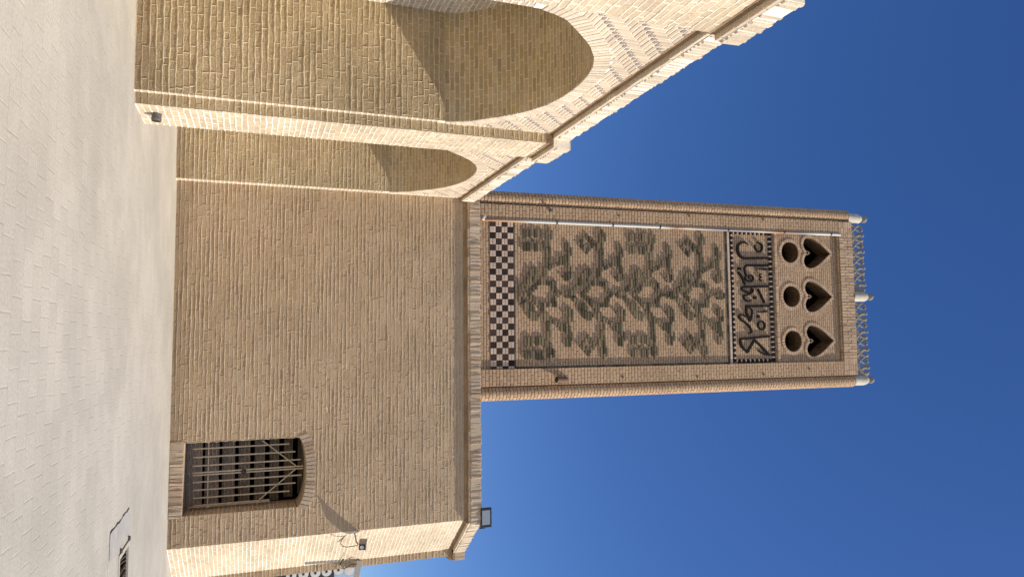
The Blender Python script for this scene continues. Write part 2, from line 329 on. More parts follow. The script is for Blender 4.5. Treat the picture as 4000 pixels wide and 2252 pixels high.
# ------------------------------------------------------------------ ground (one sheet with the drain pit cut in it)
GX0, GX1, GY0, GY1 = 2.80, 3.95, 10.60, 11.33
mb = MB()
xs = [-120, GX0, GX1, 120]; ys = [-120, GY0, GY1, 260]
for i in range(3):
    for j in range(3):
        if i == 1 and j == 1: continue
        a, b, c, d = xs[i], xs[i+1], ys[j], ys[j+1]
        mb.face([(a, c, 0), (b, c, 0), (b, d, 0), (a, d, 0)], [(a, c), (b, c), (b, d), (a, d)])
for (a, b) in (((GX0, GY0), (GX1, GY0)), ((GX1, GY0), (GX1, GY1)), ((GX1, GY1), (GX0, GY1)), ((GX0, GY1), (GX0, GY0))):
    mb.face([(a[0], a[1], 0), (b[0], b[1], 0), (b[0], b[1], -.5), (a[0], a[1], -.5)], [(0, 0), (1, 0), (1, .5), (0, .5)], 0, 1)
mb.face([(GX0, GY0, -.5), (GX1, GY0, -.5), (GX1, GY1, -.5), (GX0, GY1, -.5)], None, 0, 1)
g_ = mb.obj('ground', ['ground', 'void']); g_['kind'] = 'structure'

# ------------------------------------------------------------------ drain grate
t = thing('drain_grate', 'sunken drain with buckled rusty slats and pale frame in the paving', 'drain', (GX0, GY0, 0))
mb = MB()
for (x0, x1, y0, y1) in ((GX0-.05, GX1+.05, GY0-.05, GY0+.02), (GX0-.05, GX1+.05, GY1-.02, GY1+.05), (GX0-.05, GX0+.012, GY0+.02, GY1-.02), (GX1-.012, GX1+.05, GY0+.02, GY1-.02)):
    mb.abox(x0, x1, y0, y1, -.02, .012)
mb.obj('frame', 'frame', t)
k = 0; x = GX0+.035
while x < GX1-.03:
    m2 = MB(); sag = random.uniform(.01, .07); bow = random.uniform(-.015, .05)
    pts = [(x+bow*math.sin(math.pi*q/10), GY0+.02+(GY1-GY0-.04)*q/10, -.01-sag*math.sin(math.pi*q/10)) for q in range(11)]
    for q in range(10):
        a, b = Vector(pts[q]), Vector(pts[q+1])
        m2.box(a-Vector((.006, 0, .03)), b-a, Vector((.012, 0, 0)), Vector((0, 0, .03)))
    m2.obj('slat', 'slat', t); x += random.uniform(.042, .062)
for (px, py) in ((2.72, 11.33), (2.72, 10.68)):
    m2 = MB(); m2.box((px-.03, py-.035, 0), (.06, 0, 0), (0, .07, 0), (0, 0, .02), inset=.008, jit=.006); m2.obj('hinge', 'chain', t)
m2 = MB(); m2.box((2.735, 10.70, .002), (.012, 0, 0), (0, .60, 0), (0, 0, .006)); m2.obj('hinge_rod', 'slat', t)
# cracked slab beside it
t = thing('sunken_slab', 'stained paving slab broken away along a dark crack beside the drain', 'slab', (2.3, 10.6, 0))
mb = MB()
prev = None; N_ = 16
for q in range(N_+1):
    y = 9.9+1.4*q/N_; xl = 2.30+random.uniform(-.01, .01); xr = 2.62+.05*math.sin(q*.9)
    if prev:
        mb.face([(prev[0], prev[1], .004), (prev[2], prev[1], .0045), (xr, y, .0045), (xl, y, .004)], None)
    prev = (xl, y, xr)
mb.obj('slab', 'slab', t)
mb = MB(); pp = [(3.6, 9.70)]+[(2.95, 9.78), (2.63, 9.81), (2.45, 9.86)]+[(2.30+random.uniform(-.012, .012), 9.9+1.4*q/14) for q in range(15)]
for a, b in zip(pp[:-1], pp[1:]):
    a, b = Vector((a[0], a[1], .006)), Vector((b[0], b[1], .006)); d = (b-a).normalized(); nn = Vector((-d.y, d.x, 0))
    wd = random.uniform(.004, .013) if b.x < 2.4 else .003
    mb.face([a-nn*wd, b-nn*wd, b+nn*wd, a+nn*wd], None)
mb.obj('crack', 'crack', t)

# ------------------------------------------------------------------ wall helpers
def facade(mb, mp, u0, u1, v0, v1, holes, uvo=(0, 0), mi=0):
    """flat wall (u along, v up), holes = list of (ua, ub, vbot, fn)"""
    def q(a, b, va0, vb0, va1, vb1):
        if max(va1-va0, vb1-vb0) < 1e-4: return
        mb.face([mp(a, va0), mp(b, vb0), mp(b, vb1), mp(a, va1)], [(a+uvo[0], va0+uvo[1]), (b+uvo[0], vb0+uvo[1]), (b+uvo[0], vb1+uvo[1]), (a+uvo[0], va1+uvo[1])], 0, mi)
    u = u0
    for ua, ub, vb_, fn in sorted(holes, key=lambda h: h[0]):
        q(u, ua, v0, v0, v1, v1)
        n = 40
        for i in range(n):
            # cosine spacing so that the steep ends stay smooth
            a = ua+(ub-ua)*(1-math.cos(math.pi*i/n))/2; b = ua+(ub-ua)*(1-math.cos(math.pi*(i+1)/n))/2
            if vb_ > v0: q(a, b, v0, v0, vb_, vb_)
            q(a, b, fn(a), fn(b), v1, v1)
        u = ub
    q(u, u1, v0, v0, v1, v1)
ARC = [(1.0, 0.0), (.975, .13), (.94, .25), (.875, .36), (.775, .52), (.675, .67), (.52, .83), (.375, .925), (.22, .975), (.1, .995), (0, 1.0)]
def arcf(t):
    t = abs(t)
    if t >= 1: return 0.0
    for (a, b), (c, d) in zip(ARC[:-1], ARC[1:]):
        if t >= c: return b+(d-b)*(a-t)/(a-c)
    return 1.0

def brickwork(mb, mp, u0, u1, v0, v1, course=.0859, length=.235, skip=None, clamp=None, rh=.012, wav=.009, hw=.013, prot=.003, mb_i=0, mm_i=1, seg=.042, seed=0, wide=1.0):
    """real laid bricks with raised, smeared mortar joints. mp(u, v, off) -> point"""
    rg = random.Random(seed); nc = int(round((v1-v0)/course)); course = (v1-v0)/nc
    ph = [(rg.uniform(0, 6.28), rg.uniform(0, 6.28), rg.uniform(2.2, 4.5), rg.uniform(8, 15)) for _ in range(nc+1)]
    def bed(j, u):
        if j <= 0 or j >= nc: return v0+j*course
        a, b, f, g_ = ph[j]; q = ph[(j*7) % (nc+1)]
        return v0+j*course+wav*(.45*math.sin(f*u+a)+.35*math.sin(g_*u+b)+.25*math.sin(31*u+q[0]))
    for j in range(nc):
        u = u0-rg.uniform(0, length); vm = v0+(j+.5)*course; joints = []
        lo, hi = u0, u1
        while u < u1:
            l = length*(rg.choice((1, 1, 1, 1, .5, .72))+rg.uniform(-.06, .06)); a, b = max(u, u0), min(u+l, u1); u += l
            if b-a < .01: continue
            if clamp: a, b = clamp(a, b, vm)
            if b-a < .01: continue
            if skip and skip((a+b)/2, vm): continue
            o = [prot+rg.uniform(-.002, .004) for _ in range(4)]; t_ = rg.uniform(-.002, .002)
            n_ = max(1, int((b-a)/.12))
            r_ = rg.random()
            for k in range(n_):
                x0, x1 = a+(b-a)*k/n_, a+(b-a)*(k+1)/n_
                mb.face([mp(x0, bed(j, x0), o[0]), mp(x1, bed(j, x1), o[1]+t_), mp(x1, bed(j+1, x1), o[2]+t_), mp(x0, bed(j+1, x0), o[3])], [(x0, vm), (x1, vm), (x1, vm+.08), (x0, vm+.08)], r_, mb_i)
                o = [o[1]+t_, o[1], o[2], o[2]+t_]
            if b < u1-.01: joints.append(b)
        for x in joints:   # upright joints
            if skip and skip(x, vm): continue
            w_ = hw*rg.uniform(.35, .75); h_ = rh*rg.uniform(.3, 1.0); sl_ = rg.uniform(-.012, .012)
            a0, a1 = bed(j, x), bed(j+1, x); r_ = rg.random()
            for (p0, q0, p1, q1) in ((-w_, 0, -w_*.3, h_), (-w_*.3, h_, w_*.4, h_), (w_*.4, h_, w_, 0)):
                mb.face([mp(x+p0, a0, q0), mp(x+p1, a0, q1), mp(x+sl_+p1, a1, q1), mp(x+sl_+p0, a1, q0)], None, r_, mm_i)
    for j in range(nc+1):
        n_ = int((u1-u0)/seg); prev = None; missing = 0
        for k in range(n_+1):
            u = u0+(u1-u0)*k/n_; c_ = bed(j, u)
            env = .62+.38*math.sin(1.7*u+ph[j][0]*2)+.25*math.sin(5.1*u+ph[j][1])
            h_ = prot+max(.0015, rh*(.25+.75*max(0, env))*rg.uniform(.7, 1.2)); w_ = wide*hw*(.6+.4*max(0, min(1, env)))*rg.uniform(.8, 1.2); dv = rg.uniform(-.0025, .0025)
            cur = (u, c_+dv, w_, h_)
            if prev and not (skip and (skip(u, c_) or skip(prev[0], c_))):
                r_ = rg.random()
                for (s0, f0, s1, f1) in ((-1, 0, -.35, 1), (-.35, 1, .4, .9), (.4, .9, 1, 0)):
                    P_ = lambda q, sg, fr: mp(q[0], min(max(q[1]+sg*q[2], v0), v1), q[3]*fr)
                    mb.face([P_(prev, s0, f0), P_(cur, s0, f0), P_(cur, s1, f1), P_(prev, s1, f1)], None, r_, mm_i)
            prev = cur
# ------------------------------------------------------------------ left arcaded building
XF, XP, XB = -3.48, -3.32, -5.25
LT = 6.30
lb = thing('arcade_building', 'sunlit pale brick building with tall arched niches and herringbone spandrels', 'building', (-5.5, 8, 0))
niches = [(14.10, 2.03, 4.50, 1.38), (8.60, 2.0, 4.39, 1.32), (3.10, 2.0, 4.33, 1.32)]
pil = [(10.70, 11.67), (5.22, 6.20), (-.25, .72)]
def arch_fn(c, w, zs, r): return lambda y: zs+r*arcf((y-c)/w)
mb = MB(); mp = lambda u, v: Vector((XF, u, v))
facade(mb, mp, -6.0, 16.36, 0, LT, [(c-w, c+w, 0, arch_fn(c, w, zs, r)) for c, w, zs, r in niches])
for f in range(len(mb.f)): pass
o = mb.obj('wall', 'facade', lb)
for (c, w, zs, r) in niches:
    # recess: two jambs, vault, back wall
    mb = MB(); fn = arch_fn(c, w, zs, r)
    def quadx(y, z0, z1, sgn):
        a = [(XF, y, z0), (XB, y, z0), (XB, y, z1), (XF, y, z1)]; u = [(p[0], p[2]) for p in a]
        mb.face(a, u, 0, 0)
    quadx(c-w, 0, zs, 1); quadx(c+w, 0, zs, 1)
    brickwork(mb, lambda u, v, o, Y=c+w: Vector((u, Y-o, v)), XB, XF-.004, 0, zs, mb_i=3, mm_i=4, seed=int(c*10))
    n = 48; L = 0
    for i in range(n):
        y0 = c+w*math.cos(math.pi*i/n); y1 = c+w*math.cos(math.pi*(i+1)/n); z0, z1 = fn(y0), fn(y1)
        l2 = L+math.hypot(y1-y0, z1-z0)
        mb.face([(XF, y0, z0), (XB, y0, z0), (XB, y1, z1), (XF, y1, z1)], [(XF, L), (XB, L), (XB, l2), (XF, l2)], 0, 1); L = l2
    pts = []
    for i in range(n):
        y0 = c-w*math.cos(math.pi*i/n); y1 = c-w*math.cos(math.pi*(i+1)/n)
        mb.face([(XB, y0, 0), (XB, y1, 0), (XB, y1, fn(y1)), (XB, y0, fn(y0))], [(y0, 0), (y1, 0), (y1, fn(y1)), (y0, fn(y0))], 0, 2)
    mb.obj('niche', ['jamb', 'vault', 'facade', 'jb', 'jm'], lb)
    # voussoir ring
    mb = MB(); y = 0; 
    path = []; K = 400
    for i in range(K+1):
        a = math.pi*i/K; yy = c+w*math.cos(a); path.append(Vector((0, yy, fn(yy))))
    # arclength
    al = [0]
    for a, b in zip(path[:-1], path[1:]): al.append(al[-1]+(b-a).length)
    step = .0765; s_ = .01; idx = 0
    def at(s):
        lo = 0
        for q in range(K):
            if al[q+1] >= s: 
                f = (s-al[q])/max(al[q+1]-al[q], 1e-9); return path[q].lerp(path[q+1], f)
        return path[-1]
    def nrm(s):
        d = (at(min(s+.08, al[-1]))-at(max(s-.08, 0))).normalized(); return Vector((0, d.z, -d.y))
    cen = Vector((0, c, zs))
    while s_+step < al[-1]:
        p0, p1 = at(s_+.005), at(s_+step-.005); n0, n1 = nrm(s_+.005), nrm(s_+step-.005)
        if (p0+n0-cen).length < (p0-cen).length: n0, n1 = -n0, -n1
        wd = .215+random.uniform(-.006, .006); X0, X1 = XF+.003, XF+.014+random.uniform(-.002, .003); r_ = random.random()
        q0, q1 = p0+n0*wd, p1+n1*wd
        A = [Vector((X0, *p[1:])) for p in (p0, p1, q1, q0)]
        m_ = (p0+p1+q0+q1)/4
        B = [Vector((X1, p.y+(m_.y-p.y)*.04, p.z+(m_.z-p.z)*.04)) for p in (p0, p1, q1, q0)]
        mb.face(B, None, r_)
        for k in range(4): mb.face([A[k], A[(k+1) % 4], B[(k+1) % 4], B[k]], None, r_)
        s_ += step
    mb.obj('arch_ring', 'psoldier', lb)
    # mortar bed + herringbone spandrel
    ylo, yhi = c-w-.28, min(c+w+.10, 16.33)
    if c > 12: ylo = 11.68
    zlo = zs-.1
    mb = MB(); facade(mb, lambda u, v: Vector((XF+.002, u, v)), ylo, yhi, zlo, LT-.005, [(c-w, c+w, zlo, fn)])
    def ring_out(y, z, dd):
        # outside the ring by dd?
        if z < zs: return abs(y-c) > w+dd
        t_ = (abs(y-c))/(w+dd)
        if t_ >= 1: return True
        return z > zs+(r+dd)*arcf(t_)
    U = .0715
    ny = int((yhi-ylo)/U); nz = int((LT-.01-zlo)/U)
    done = set()
    def cell_ok(i, j):
        if i < 0 or j < 0 or i >= ny or j >= nz: return False
        y_, z_ = ylo+(i+.5)*U, zlo+(j+.5)*U
        return ring_out(y_, z_, .22)
    for i in range(-3, ny+3):
        for j in range(-3, nz+3):
            res = (i-j) % 7
            if res == 0: cells = [(i, j), (i+1, j), (i+2, j)]; kind = 'H'
            elif res == 5: cells = [(i, j), (i, j+1), (i, j+2)]; kind = 'V'
            elif res == 6: cells = [(i, j)]; kind = 'S'
            else: continue
            cells = [c_ for c_ in cells if cell_ok(*c_)]
            if not cells: continue
            a0 = min(c_[0] for c_ in cells); a1 = max(c_[0] for c_ in cells)+1; b0 = min(c_[1] for c_ in cells); b1 = max(c_[1] for c_ in cells)+1
            jt = lambda: random.uniform(-.003, .003)
            y0, y1, z0, z1 = ylo+a0*U+.008+jt(), ylo+a1*U-.008+jt(), zlo+b0*U+.008+jt(), zlo+b1*U-.008+jt()
            rr = .9 if kind == 'S' else random.random()*.78
            mb.box((XF+.002, y0, z0), (0, y1-y0, 0), (0, 0, z1-z0), (.008+random.uniform(-.002, .003), 0, 0), rnd=rr, inset=.004, mi=1)
    mb.obj('herringbone_panel', ['mortar', 'herring'], lb)
for (a, b) in pil:
    mb = MB(); mb.face([(XP, a, 0), (XP, b, 0), (XP, b, LT-.02), (XP, a, LT-.02)], [(a, 0), (b, 0), (b, LT), (a, LT)], 0, 0)
    mb.face([(XF, a, 0), (XP, a, 0), (XP, a, LT-.02), (XF, a, LT-.02)], [(XF, 0), (XP, 0), (XP, LT), (XF, LT)], 0, 1)
    mb.face([(XP, b, 0), (XF, b, 0), (XF, b, LT-.02), (XP, b, LT-.02)], [(XP, 0), (XF, 0), (XF, LT), (XP, LT)], 0, 1)
    mb.face([(XF, a, LT-.02), (XP, a, LT-.02), (XP, b, LT-.02), (XF, b, LT-.02)], None, 0, 1)
    if a > 3:
        brickwork(mb, lambda u, v, o: Vector((XP+o, u, v)), a, b, 0, LT-.02, rh=.009, hw=.015, mb_i=2, mm_i=3, seed=int(a*7), wav=.008)
        brickwork(mb, lambda u, v, o: Vector((u, a-o, v)), XF, XP, 0, LT-.02, rh=.010, mb_i=4, mm_i=5, seed=int(a*9))
    mb.obj('pilaster', ['facade', 'jamb', 'pb', 'pm', 'jb', 'jm'], lb)  # pale front, brown sides: sun and shade put into the colours
# cornice of the left building: dark bed course, rim, soldiers; steps out over each pilaster
def cornice_run(mb, p0, p1, out, zr, zs0, zs1, proj, pitch=.078, mats=(0, 1, 2), depth=.35, cap=(False, False), zband=None):
    """p0->p1 foot line on the wall plane; out = outward unit vector"""
    p0, p1, out = Vector(p0), Vector(p1), Vector(out); d = (p1-p0); L = d.length; d.normalize()
    up = Vector((0, 0, 1))
    back = -out*depth
    # stained bed course, with the underside's shade painted into its brown
    zb = zband if zband is not None else zr-.085
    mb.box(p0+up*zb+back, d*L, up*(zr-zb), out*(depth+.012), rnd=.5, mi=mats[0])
    # rim of bricks laid flat
    s = 0
    while s < L-.01:
        l = min(.225, L-s); r_ = random.random()
        mb.box(p0+up*zr+back+d*(s+.003), d*(l-.006), up*(zs0-zr-.006), out*(depth+proj+random.uniform(-.006, .004)), rnd=r_, inset=.004, mi=mats[1], jit=.002, back=True)
        s += .232
    mb.box(p0+up*(zr+.004)+back, d*L, up*(zs0-zr-.006), out*(depth+proj-.012), rnd=.5, mi=mats[2])
    # soldiers
    s = 0
    mb.box(p0+up*(zs0-.004)+back, d*L, up*(zs1-zs0-.012), out*(depth+proj+.004), rnd=.5, mi=mats[2], back=True)
    while s < L-.02:
        w_ = min(pitch, L-s); ww = w_-.014+random.uniform(-.006, .004)
        mb.box(p0+up*(zs0+random.uniform(-.006, .004))+back+d*(s+.007), d*ww, up*(zs1-zs0+random.uniform(-.012, .010)), out*(depth+proj+.012+random.uniform(-.012, .012)), inset=.014, mi=mats[1], jit=.008)
        s += w_
mb = MB()
OUT = Vector((1, 0, 0))
segs = [(-6.0, -.27, XF), (-.27, .74, XP), (.74, 5.20, XF), (5.20, 6.22, XP), (6.22, 10.68, XF), (10.68, 11.69, XP), (11.69, 16.30, XF)]
for a, b, X in segs:
    h0 = 6.27 if b < 10.6 else 6.30
    cornice_run(mb, (X, a, 0), (X, b, 0), OUT, h0, h0+.06, h0+.315, .085 if X == XF else .08, zband=LT-.09 if X == XF else LT-.022-.09, depth=.35)
mb.obj('cornice', ['stain_shade', 'psoldier', 'mortar'], lb)
# roof and closed outer shell
mb = MB(); mb.face([(XF, -6, 6.28), (XF, 24, 6.28), (-12, 24, 6.28), (-12, -6, 6.28)], None)
mb.face([(-12, -6, 0), (-12, 24, 0), (-12, 24, 6.28), (-12, -6, 6.28)], None); mb.face([(XF, -6, 0), (-12, -6, 0), (-12, -6, 6.28), (XF, -6, 6.28)], None)
mb.obj('roof', 'roof', lb)

# ------------------------------------------------------------------ front building (blank wall, window, splayed corner)
YF = 16.36; FT = 6.40
fb = thing('brick_house', 'brown brick building with a barred arched window and splayed corner', 'building', (0, YF, 0))
WX0, WX1, WZ0, WZS, WZT = 2.08, 3.585, .27, 2.53, 2.74
wf = lambda x: WZS+(WZT-WZS)*math.sqrt(max(0, 1-((x-(WX0+WX1)/2)/((WX1-WX0)/2))**2*.98))-.02*0
mb = MB(); facade(mb, lambda u, v: Vector((u, YF, v)), XF, 4.22, 0, FT, [(WX0, WX1, WZ0, wf)])
C1 = Vector((4.22, YF, 0)); CD = Vector((.60, .80, 0)); CN = Vector((.80, -.60, 0)); C2 = C1+CD*1.76
mb.face([C1, C2, C2+Vector((0, 0, FT)), C1+Vector((0, 0, FT))], [(0, 0), (1.76, 0), (1.76, FT), (0, FT)], 0, 1)
C3 = C2+Vector((.17, 0, 0))
mb.face([C2, C3, C3+Vector((0, 0, FT)), C2+Vector((0, 0, FT))], [(0, 0), (.17, 0), (.17, FT), (0, FT)], 0, 0)
C4 = Vector((C3.x, 26, 0))
mb.face([C3, C4, C4+Vector((0, 0, FT)), C3+Vector((0, 0, FT))], [(0, 0), (8, 0), (8, FT), (0, FT)], 0, 1)
mb.face([C4, (XF-8, 26, 0), (XF-8, 26, FT), C4+Vector((0, 0, FT))], None)
hole = lambda u, v: WX0 < u < WX1 and v < wf(u)+.10 or (WX0-.03 < u < WX1+.03 and v < WZ0)
def clampw(a, b, v):
    if v < WZT+.1:
        if a < WX0 < b: b = WX0
        elif a < WX1 < b: a = WX1
    return a, b
brickwork(mb, lambda u, v, o: Vector((u, YF-o, v)), XF, 4.22, 0, FT, skip=hole, clamp=clampw, mb_i=2, mm_i=3, seed=3, rh=.012, hw=.0115)
brickwork(mb, lambda u, v, o: C1+CD*u+CN*o+Vector((0, 0, v)), 0, 1.76, 0, FT, mb_i=4, mm_i=5, seed=5, rh=.009, hw=.015)
brickwork(mb, lambda u, v, o: C2+Vector((u, -o, v)), 0, .17, 0, FT, mb_i=2, mm_i=3, seed=6, rh=.012)
mb.obj('wall', ['front', 'facade', 'fb', 'fm', 'pb', 'pm'], fb)  # splay takes the pale copy, its sunlight painted into the brick
mb = MB(); mb.face([(XF, YF, FT+.1), C1+Vector((0, 0, FT+.1)), C2+Vector((0, 0, FT+.1)), C3+Vector((0, 0, FT+.1)), C4+Vector((0, 0, FT+.1)), (XF, 26, FT+.1)], None)
mb.obj('roof', 'roof', fb)
mb = MB()
ZR, ZS0, ZS1 = 6.45, 6.50, 6.765
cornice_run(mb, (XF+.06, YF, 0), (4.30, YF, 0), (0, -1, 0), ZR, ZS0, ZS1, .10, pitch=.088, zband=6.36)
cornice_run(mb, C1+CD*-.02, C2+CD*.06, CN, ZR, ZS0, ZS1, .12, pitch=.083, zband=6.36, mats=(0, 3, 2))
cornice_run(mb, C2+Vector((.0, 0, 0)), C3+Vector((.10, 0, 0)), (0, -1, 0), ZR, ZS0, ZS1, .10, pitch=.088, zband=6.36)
mb.obj('cornice', ['stain_shade', 'soldier', 'fm', 'psoldier'], fb)
# window: brick reveal, arch head, sill, stairs seen inside, barred gate
YR = YF+.80
win = MB()
P = lambda x, y, z: Vector((x, y, z))
win.face([P(WX1, YF, WZ0), P(WX1, YR, WZ0), P(WX1, YR, WZS+.02), P(WX1, YF, WZS+.02)], [(0, WZ0), (.8, WZ0), (.8, WZS), (0, WZS)])
win.face([P(WX0, YF, WZ0), P(WX0, YR, WZ0), P(WX0, YR, WZS+.02), P(WX0, YF, WZS+.02)], [(0, WZ0), (.8, WZ0), (.8, WZS), (0, WZS)])
win.face([P(WX0, YF, WZ0), P(WX1, YF, WZ0), P(WX1, YR, WZ0), P(WX0, YR, WZ0)], [(WX0, 0), (WX1, 0), (WX1, .8), (WX0, .8)])
for i in range(24):
    a = WX0+(WX1-WX0)*(1-math.cos(math.pi*i/24))/2; b = WX0+(WX1-WX0)*(1-math.cos(math.pi*(i+1)/24))/2
    win.face([P(a, YF, wf(a)), P(b, YF, wf(b)), P(b, YR, wf(b)), P(a, YR, wf(a))], [(a, 0), (b, 0), (b, .8), (a, .8)])
wo_ = win.obj('window', 'front', fb)
mb = MB()   # header arch: bricks on edge
n = 19; xc = (WX0+WX1)/2
for i in range(n):
    a = WX0-.02+(WX1-WX0+.04)*i/n; b = WX0-.02+(WX1-WX0+.04)*(i+1)/n
    f = lambda x: wf(min(max(x, WX0+.001), WX1-.001))
    za, zb = f(a)+.004, f(b)+.004; L = .20+random.uniform(-.02, .02)
    sa, sb = (a-xc)*.28, (b-xc)*.28
    pa, pb = P(a+.006, YF-.004, za), P(b-.006, YF-.004, zb); qa, qb = P(a+.006+sa*.30, YF-.004, za+L), P(b-.006+sb*.30, YF-.004, zb+L)
    r_ = random.random(); off = Vector((0, -.012+random.uniform(-.006, .004), 0))
    A = [pa, pb, qb, qa]; m_ = sum(A, Vector())/4; B = [p+off+(m_-p)*.07 for p in A]
    mb.face(B, None, r_)
    for k in range(4): mb.face([A[k], A[(k+1) % 4], B[(k+1) % 4], B[k]], None, r_)
mb.obj('arch_head', 'soldier', wo_)
mb = MB(); mb.face([P(WX0-.03, YF-.016, .0), P(WX1+.03, YF-.016, 0), P(WX1+.03, YF-.016, WZ0), P(WX0-.03, YF-.016, WZ0)], None, .4, 1)
x = WX0-.03
while x < WX1+.0:
    w_ = random.uniform(.062, .088)
    mb.box((x+.007, YF-.004, .01), (w_-.012, 0, 0), (0, 0, WZ0-.012), (0, -.018+random.uniform(-.012, .008), 0), inset=.010, jit=.009)
    x += w_
mb.obj('sill', ['soldier', 'fm'], wo_)
mb = MB()   # brick steps climbing away in the dark behind the gate
z = WZ0+.0; y = YR+.02; hs_ = .315
while z < 3.1:
    mb.abox(WX0-.28, WX1+.28, y, y+.12, z, z+hs_)
    z += .35; y += .28; hs_ *= .935
mb.obj('inner_steps', 'front', wo_)
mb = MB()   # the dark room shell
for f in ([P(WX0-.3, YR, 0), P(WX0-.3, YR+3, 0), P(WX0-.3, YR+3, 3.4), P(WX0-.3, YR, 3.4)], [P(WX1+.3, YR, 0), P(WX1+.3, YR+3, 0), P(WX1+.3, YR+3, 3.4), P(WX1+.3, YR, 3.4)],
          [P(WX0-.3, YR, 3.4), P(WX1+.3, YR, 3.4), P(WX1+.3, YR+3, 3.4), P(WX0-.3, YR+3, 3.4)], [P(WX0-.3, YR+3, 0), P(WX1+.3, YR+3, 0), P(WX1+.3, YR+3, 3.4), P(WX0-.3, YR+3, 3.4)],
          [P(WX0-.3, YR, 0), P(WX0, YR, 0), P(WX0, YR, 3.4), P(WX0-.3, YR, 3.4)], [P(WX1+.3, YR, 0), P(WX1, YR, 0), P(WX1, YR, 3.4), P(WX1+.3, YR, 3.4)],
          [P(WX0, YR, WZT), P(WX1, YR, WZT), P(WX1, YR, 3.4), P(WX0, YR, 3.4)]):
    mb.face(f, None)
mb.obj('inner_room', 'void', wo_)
YG = YF+.50
def wz(a, b): return on_y(600+a/2.224, 1600+b/2.224, YG)
gate = MB()
gate.box((0, 0, 0), (.001, 0, 0), (0, 0, .001), (0, .001, 0))
gate_o = thing('window_gate', 'cream painted steel bar gate chained shut inside the arched window', 'gate', (2.85, YG, WZ0))
bars = [((345, 345), (1180, 287)), ((345, 420), (1230, 352)), ((340, 498), (1278, 417)), ((338, 553), (1300, 478)), ((340, 570), (1300, 502)), ((340, 628), (1285, 562)), ((342, 697), (1232, 630)), ((342, 768), (1180, 698)), ((345, 832), (1005, 775))]
for i, (a, b) in enumerate(bars):
    p, q = wz(*a), wz(*b); x = (p.x+q.x)/2
    m2 = MB(); rr = .0145
    m2.box((x-rr, YG, p.z), (2*rr, 0, 0), (0, 0, q.z-p.z), (0, -.022, 0), back=True); m2.obj('bar', 'bar', gate_o)
m2 = MB(); z = wz(475, 500).z; m2.box((WX0+.02, YG+.004, z-.012), (wz(475, 820).x-WX0, 0, 0), (0, 0, .024), (0, .018, 0), back=True); m2.obj('cross_rail', 'bar', gate_o)
for (a, b) in (((945, 262), (1235, 480)), ((915, 778), (1235, 508))):
    p, q = wz(*a), wz(*b); m2 = MB(); m2.tube([(p.x, YG-.03, p.z), (q.x, YG-.03, q.z)], .014, 6); m2.obj('brace', 'bar', gate_o)
p = wz(300, 848); q = wz(1005, 790)
m2 = MB(); m2.tube([(p.x, YG, p.z), (p.x+.0, YG, q.z)], .016, 8); m2.obj('hinge_post', 'bar', gate_o)
for a in ((475, 830), (905, 790)):
    p = wz(*a); m2 = MB(); m2.box((p.x-.03, YG-.03, p.z-.03), (.06, 0, 0), (0, 0, .06), (0, -.015, 0), back=True, inset=.004); m2.obj('hinge', 'bar', gate_o)
m2 = MB(); p = wz(785, 530); p.y -= .035
for k in range(5):
    a0 = random.uniform(0, 6.28); rx, rz = random.uniform(.025, .06), random.uniform(.02, .05); off = Vector((random.uniform(-.015, .015), random.uniform(-.01, .01), random.uniform(-.03, .03)))
    m2.tube([p+off+Vector((rx*math.cos(a0+q*math.pi/6), .012*math.sin(q*1.3), rz*math.sin(a0+q*math.pi/6))) for q in range(13)], .006, 5)
m2.obj('chain', 'chain', gate_o)
bpy.context.view_layer.update()

# ------------------------------------------------------------------ wind tower
TY = 18.70; RD = .075; RY = TY+RD
TZ1 = 21.13
def fl(x, z):   # the shaft flares very slightly to the left with height
    return x+(min(0.0, x-.8)/5.0)*.17*(z-7.5)/13.5
def tp(v): return Vector((fl(v[0], v[2]), v[1], v[2]))
class TMB(MB):
    def face(s, pts, uvs=None, rnd=0.0, mi=0): MB.face(s, [tp(Vector(p)) for p in pts], uvs, rnd, mi)
wt = thing('wind_tower', 'tall brick wind tower with relief flowers, black lettering and heart shaped vents', 'tower', (-1.3, TY+2, 6))
PLO, PLI, PRI, PRO = -3.87, -3.45, .80, 1.275
def pil_box(x0, x1):
    m = TMB(); m.abox(x0, x1, TY, TY+.6, 6.0, TZ1-.60); return m
pil_box(PLO, PLI).obj('pilaster', 'tower', wt); 
pil_box(PRI, PRO).obj('pilaster', 'tower', wt)
# shaft body behind (sides and back)
m = TMB(); m.face([(PRO-.02, TY+.3, 6), (PRO-.02, TY+5, 6), (PRO-.02, TY+5, TZ1), (PRO-.02, TY+.3, TZ1)], [(0, 6), (4.7, 6), (4.7, TZ1), (0, TZ1)])
m.face([(PLO+.02, TY+5, 6), (PLO+.02, TY+.3, 6), (PLO+.02, TY+.3, TZ1), (PLO+.02, TY+5, TZ1)], [(0, 6), (4.7, 6), (4.7, TZ1), (0, TZ1)])
m.face([(PRO-.02, TY+5, 6), (PLO+.02, TY+5, 6), (PLO+.02, TY+5, TZ1), (PRO-.02, TY+5, TZ1)], [(0, 6), (5, 6), (5, TZ1), (0, TZ1)])
m.face([(PLO, TY, TZ1-.001), (PRO, TY, TZ1-.001), (PRO, TY+5, TZ1-.001), (PLO, TY+5, TZ1-.001)], None)
m.obj('shaft', 'tower', wt)
# round corner columns, front and back
for (x, y, top) in ((1.475, TY+.20, 21.03), (-4.075, TY+.20, 21.05), (1.475, TY+4.9, 21.03), (-4.075, TY+4.9, 21.05)):
    m = TMB(); n = 30; prof = [(.210, 6+(top-6)*i/n) for i in range(n+1)]; m.lathe((x, y, 0), prof+[(.0, top)], 28); m.obj('corner_column', 'tower', wt, smooth=True)
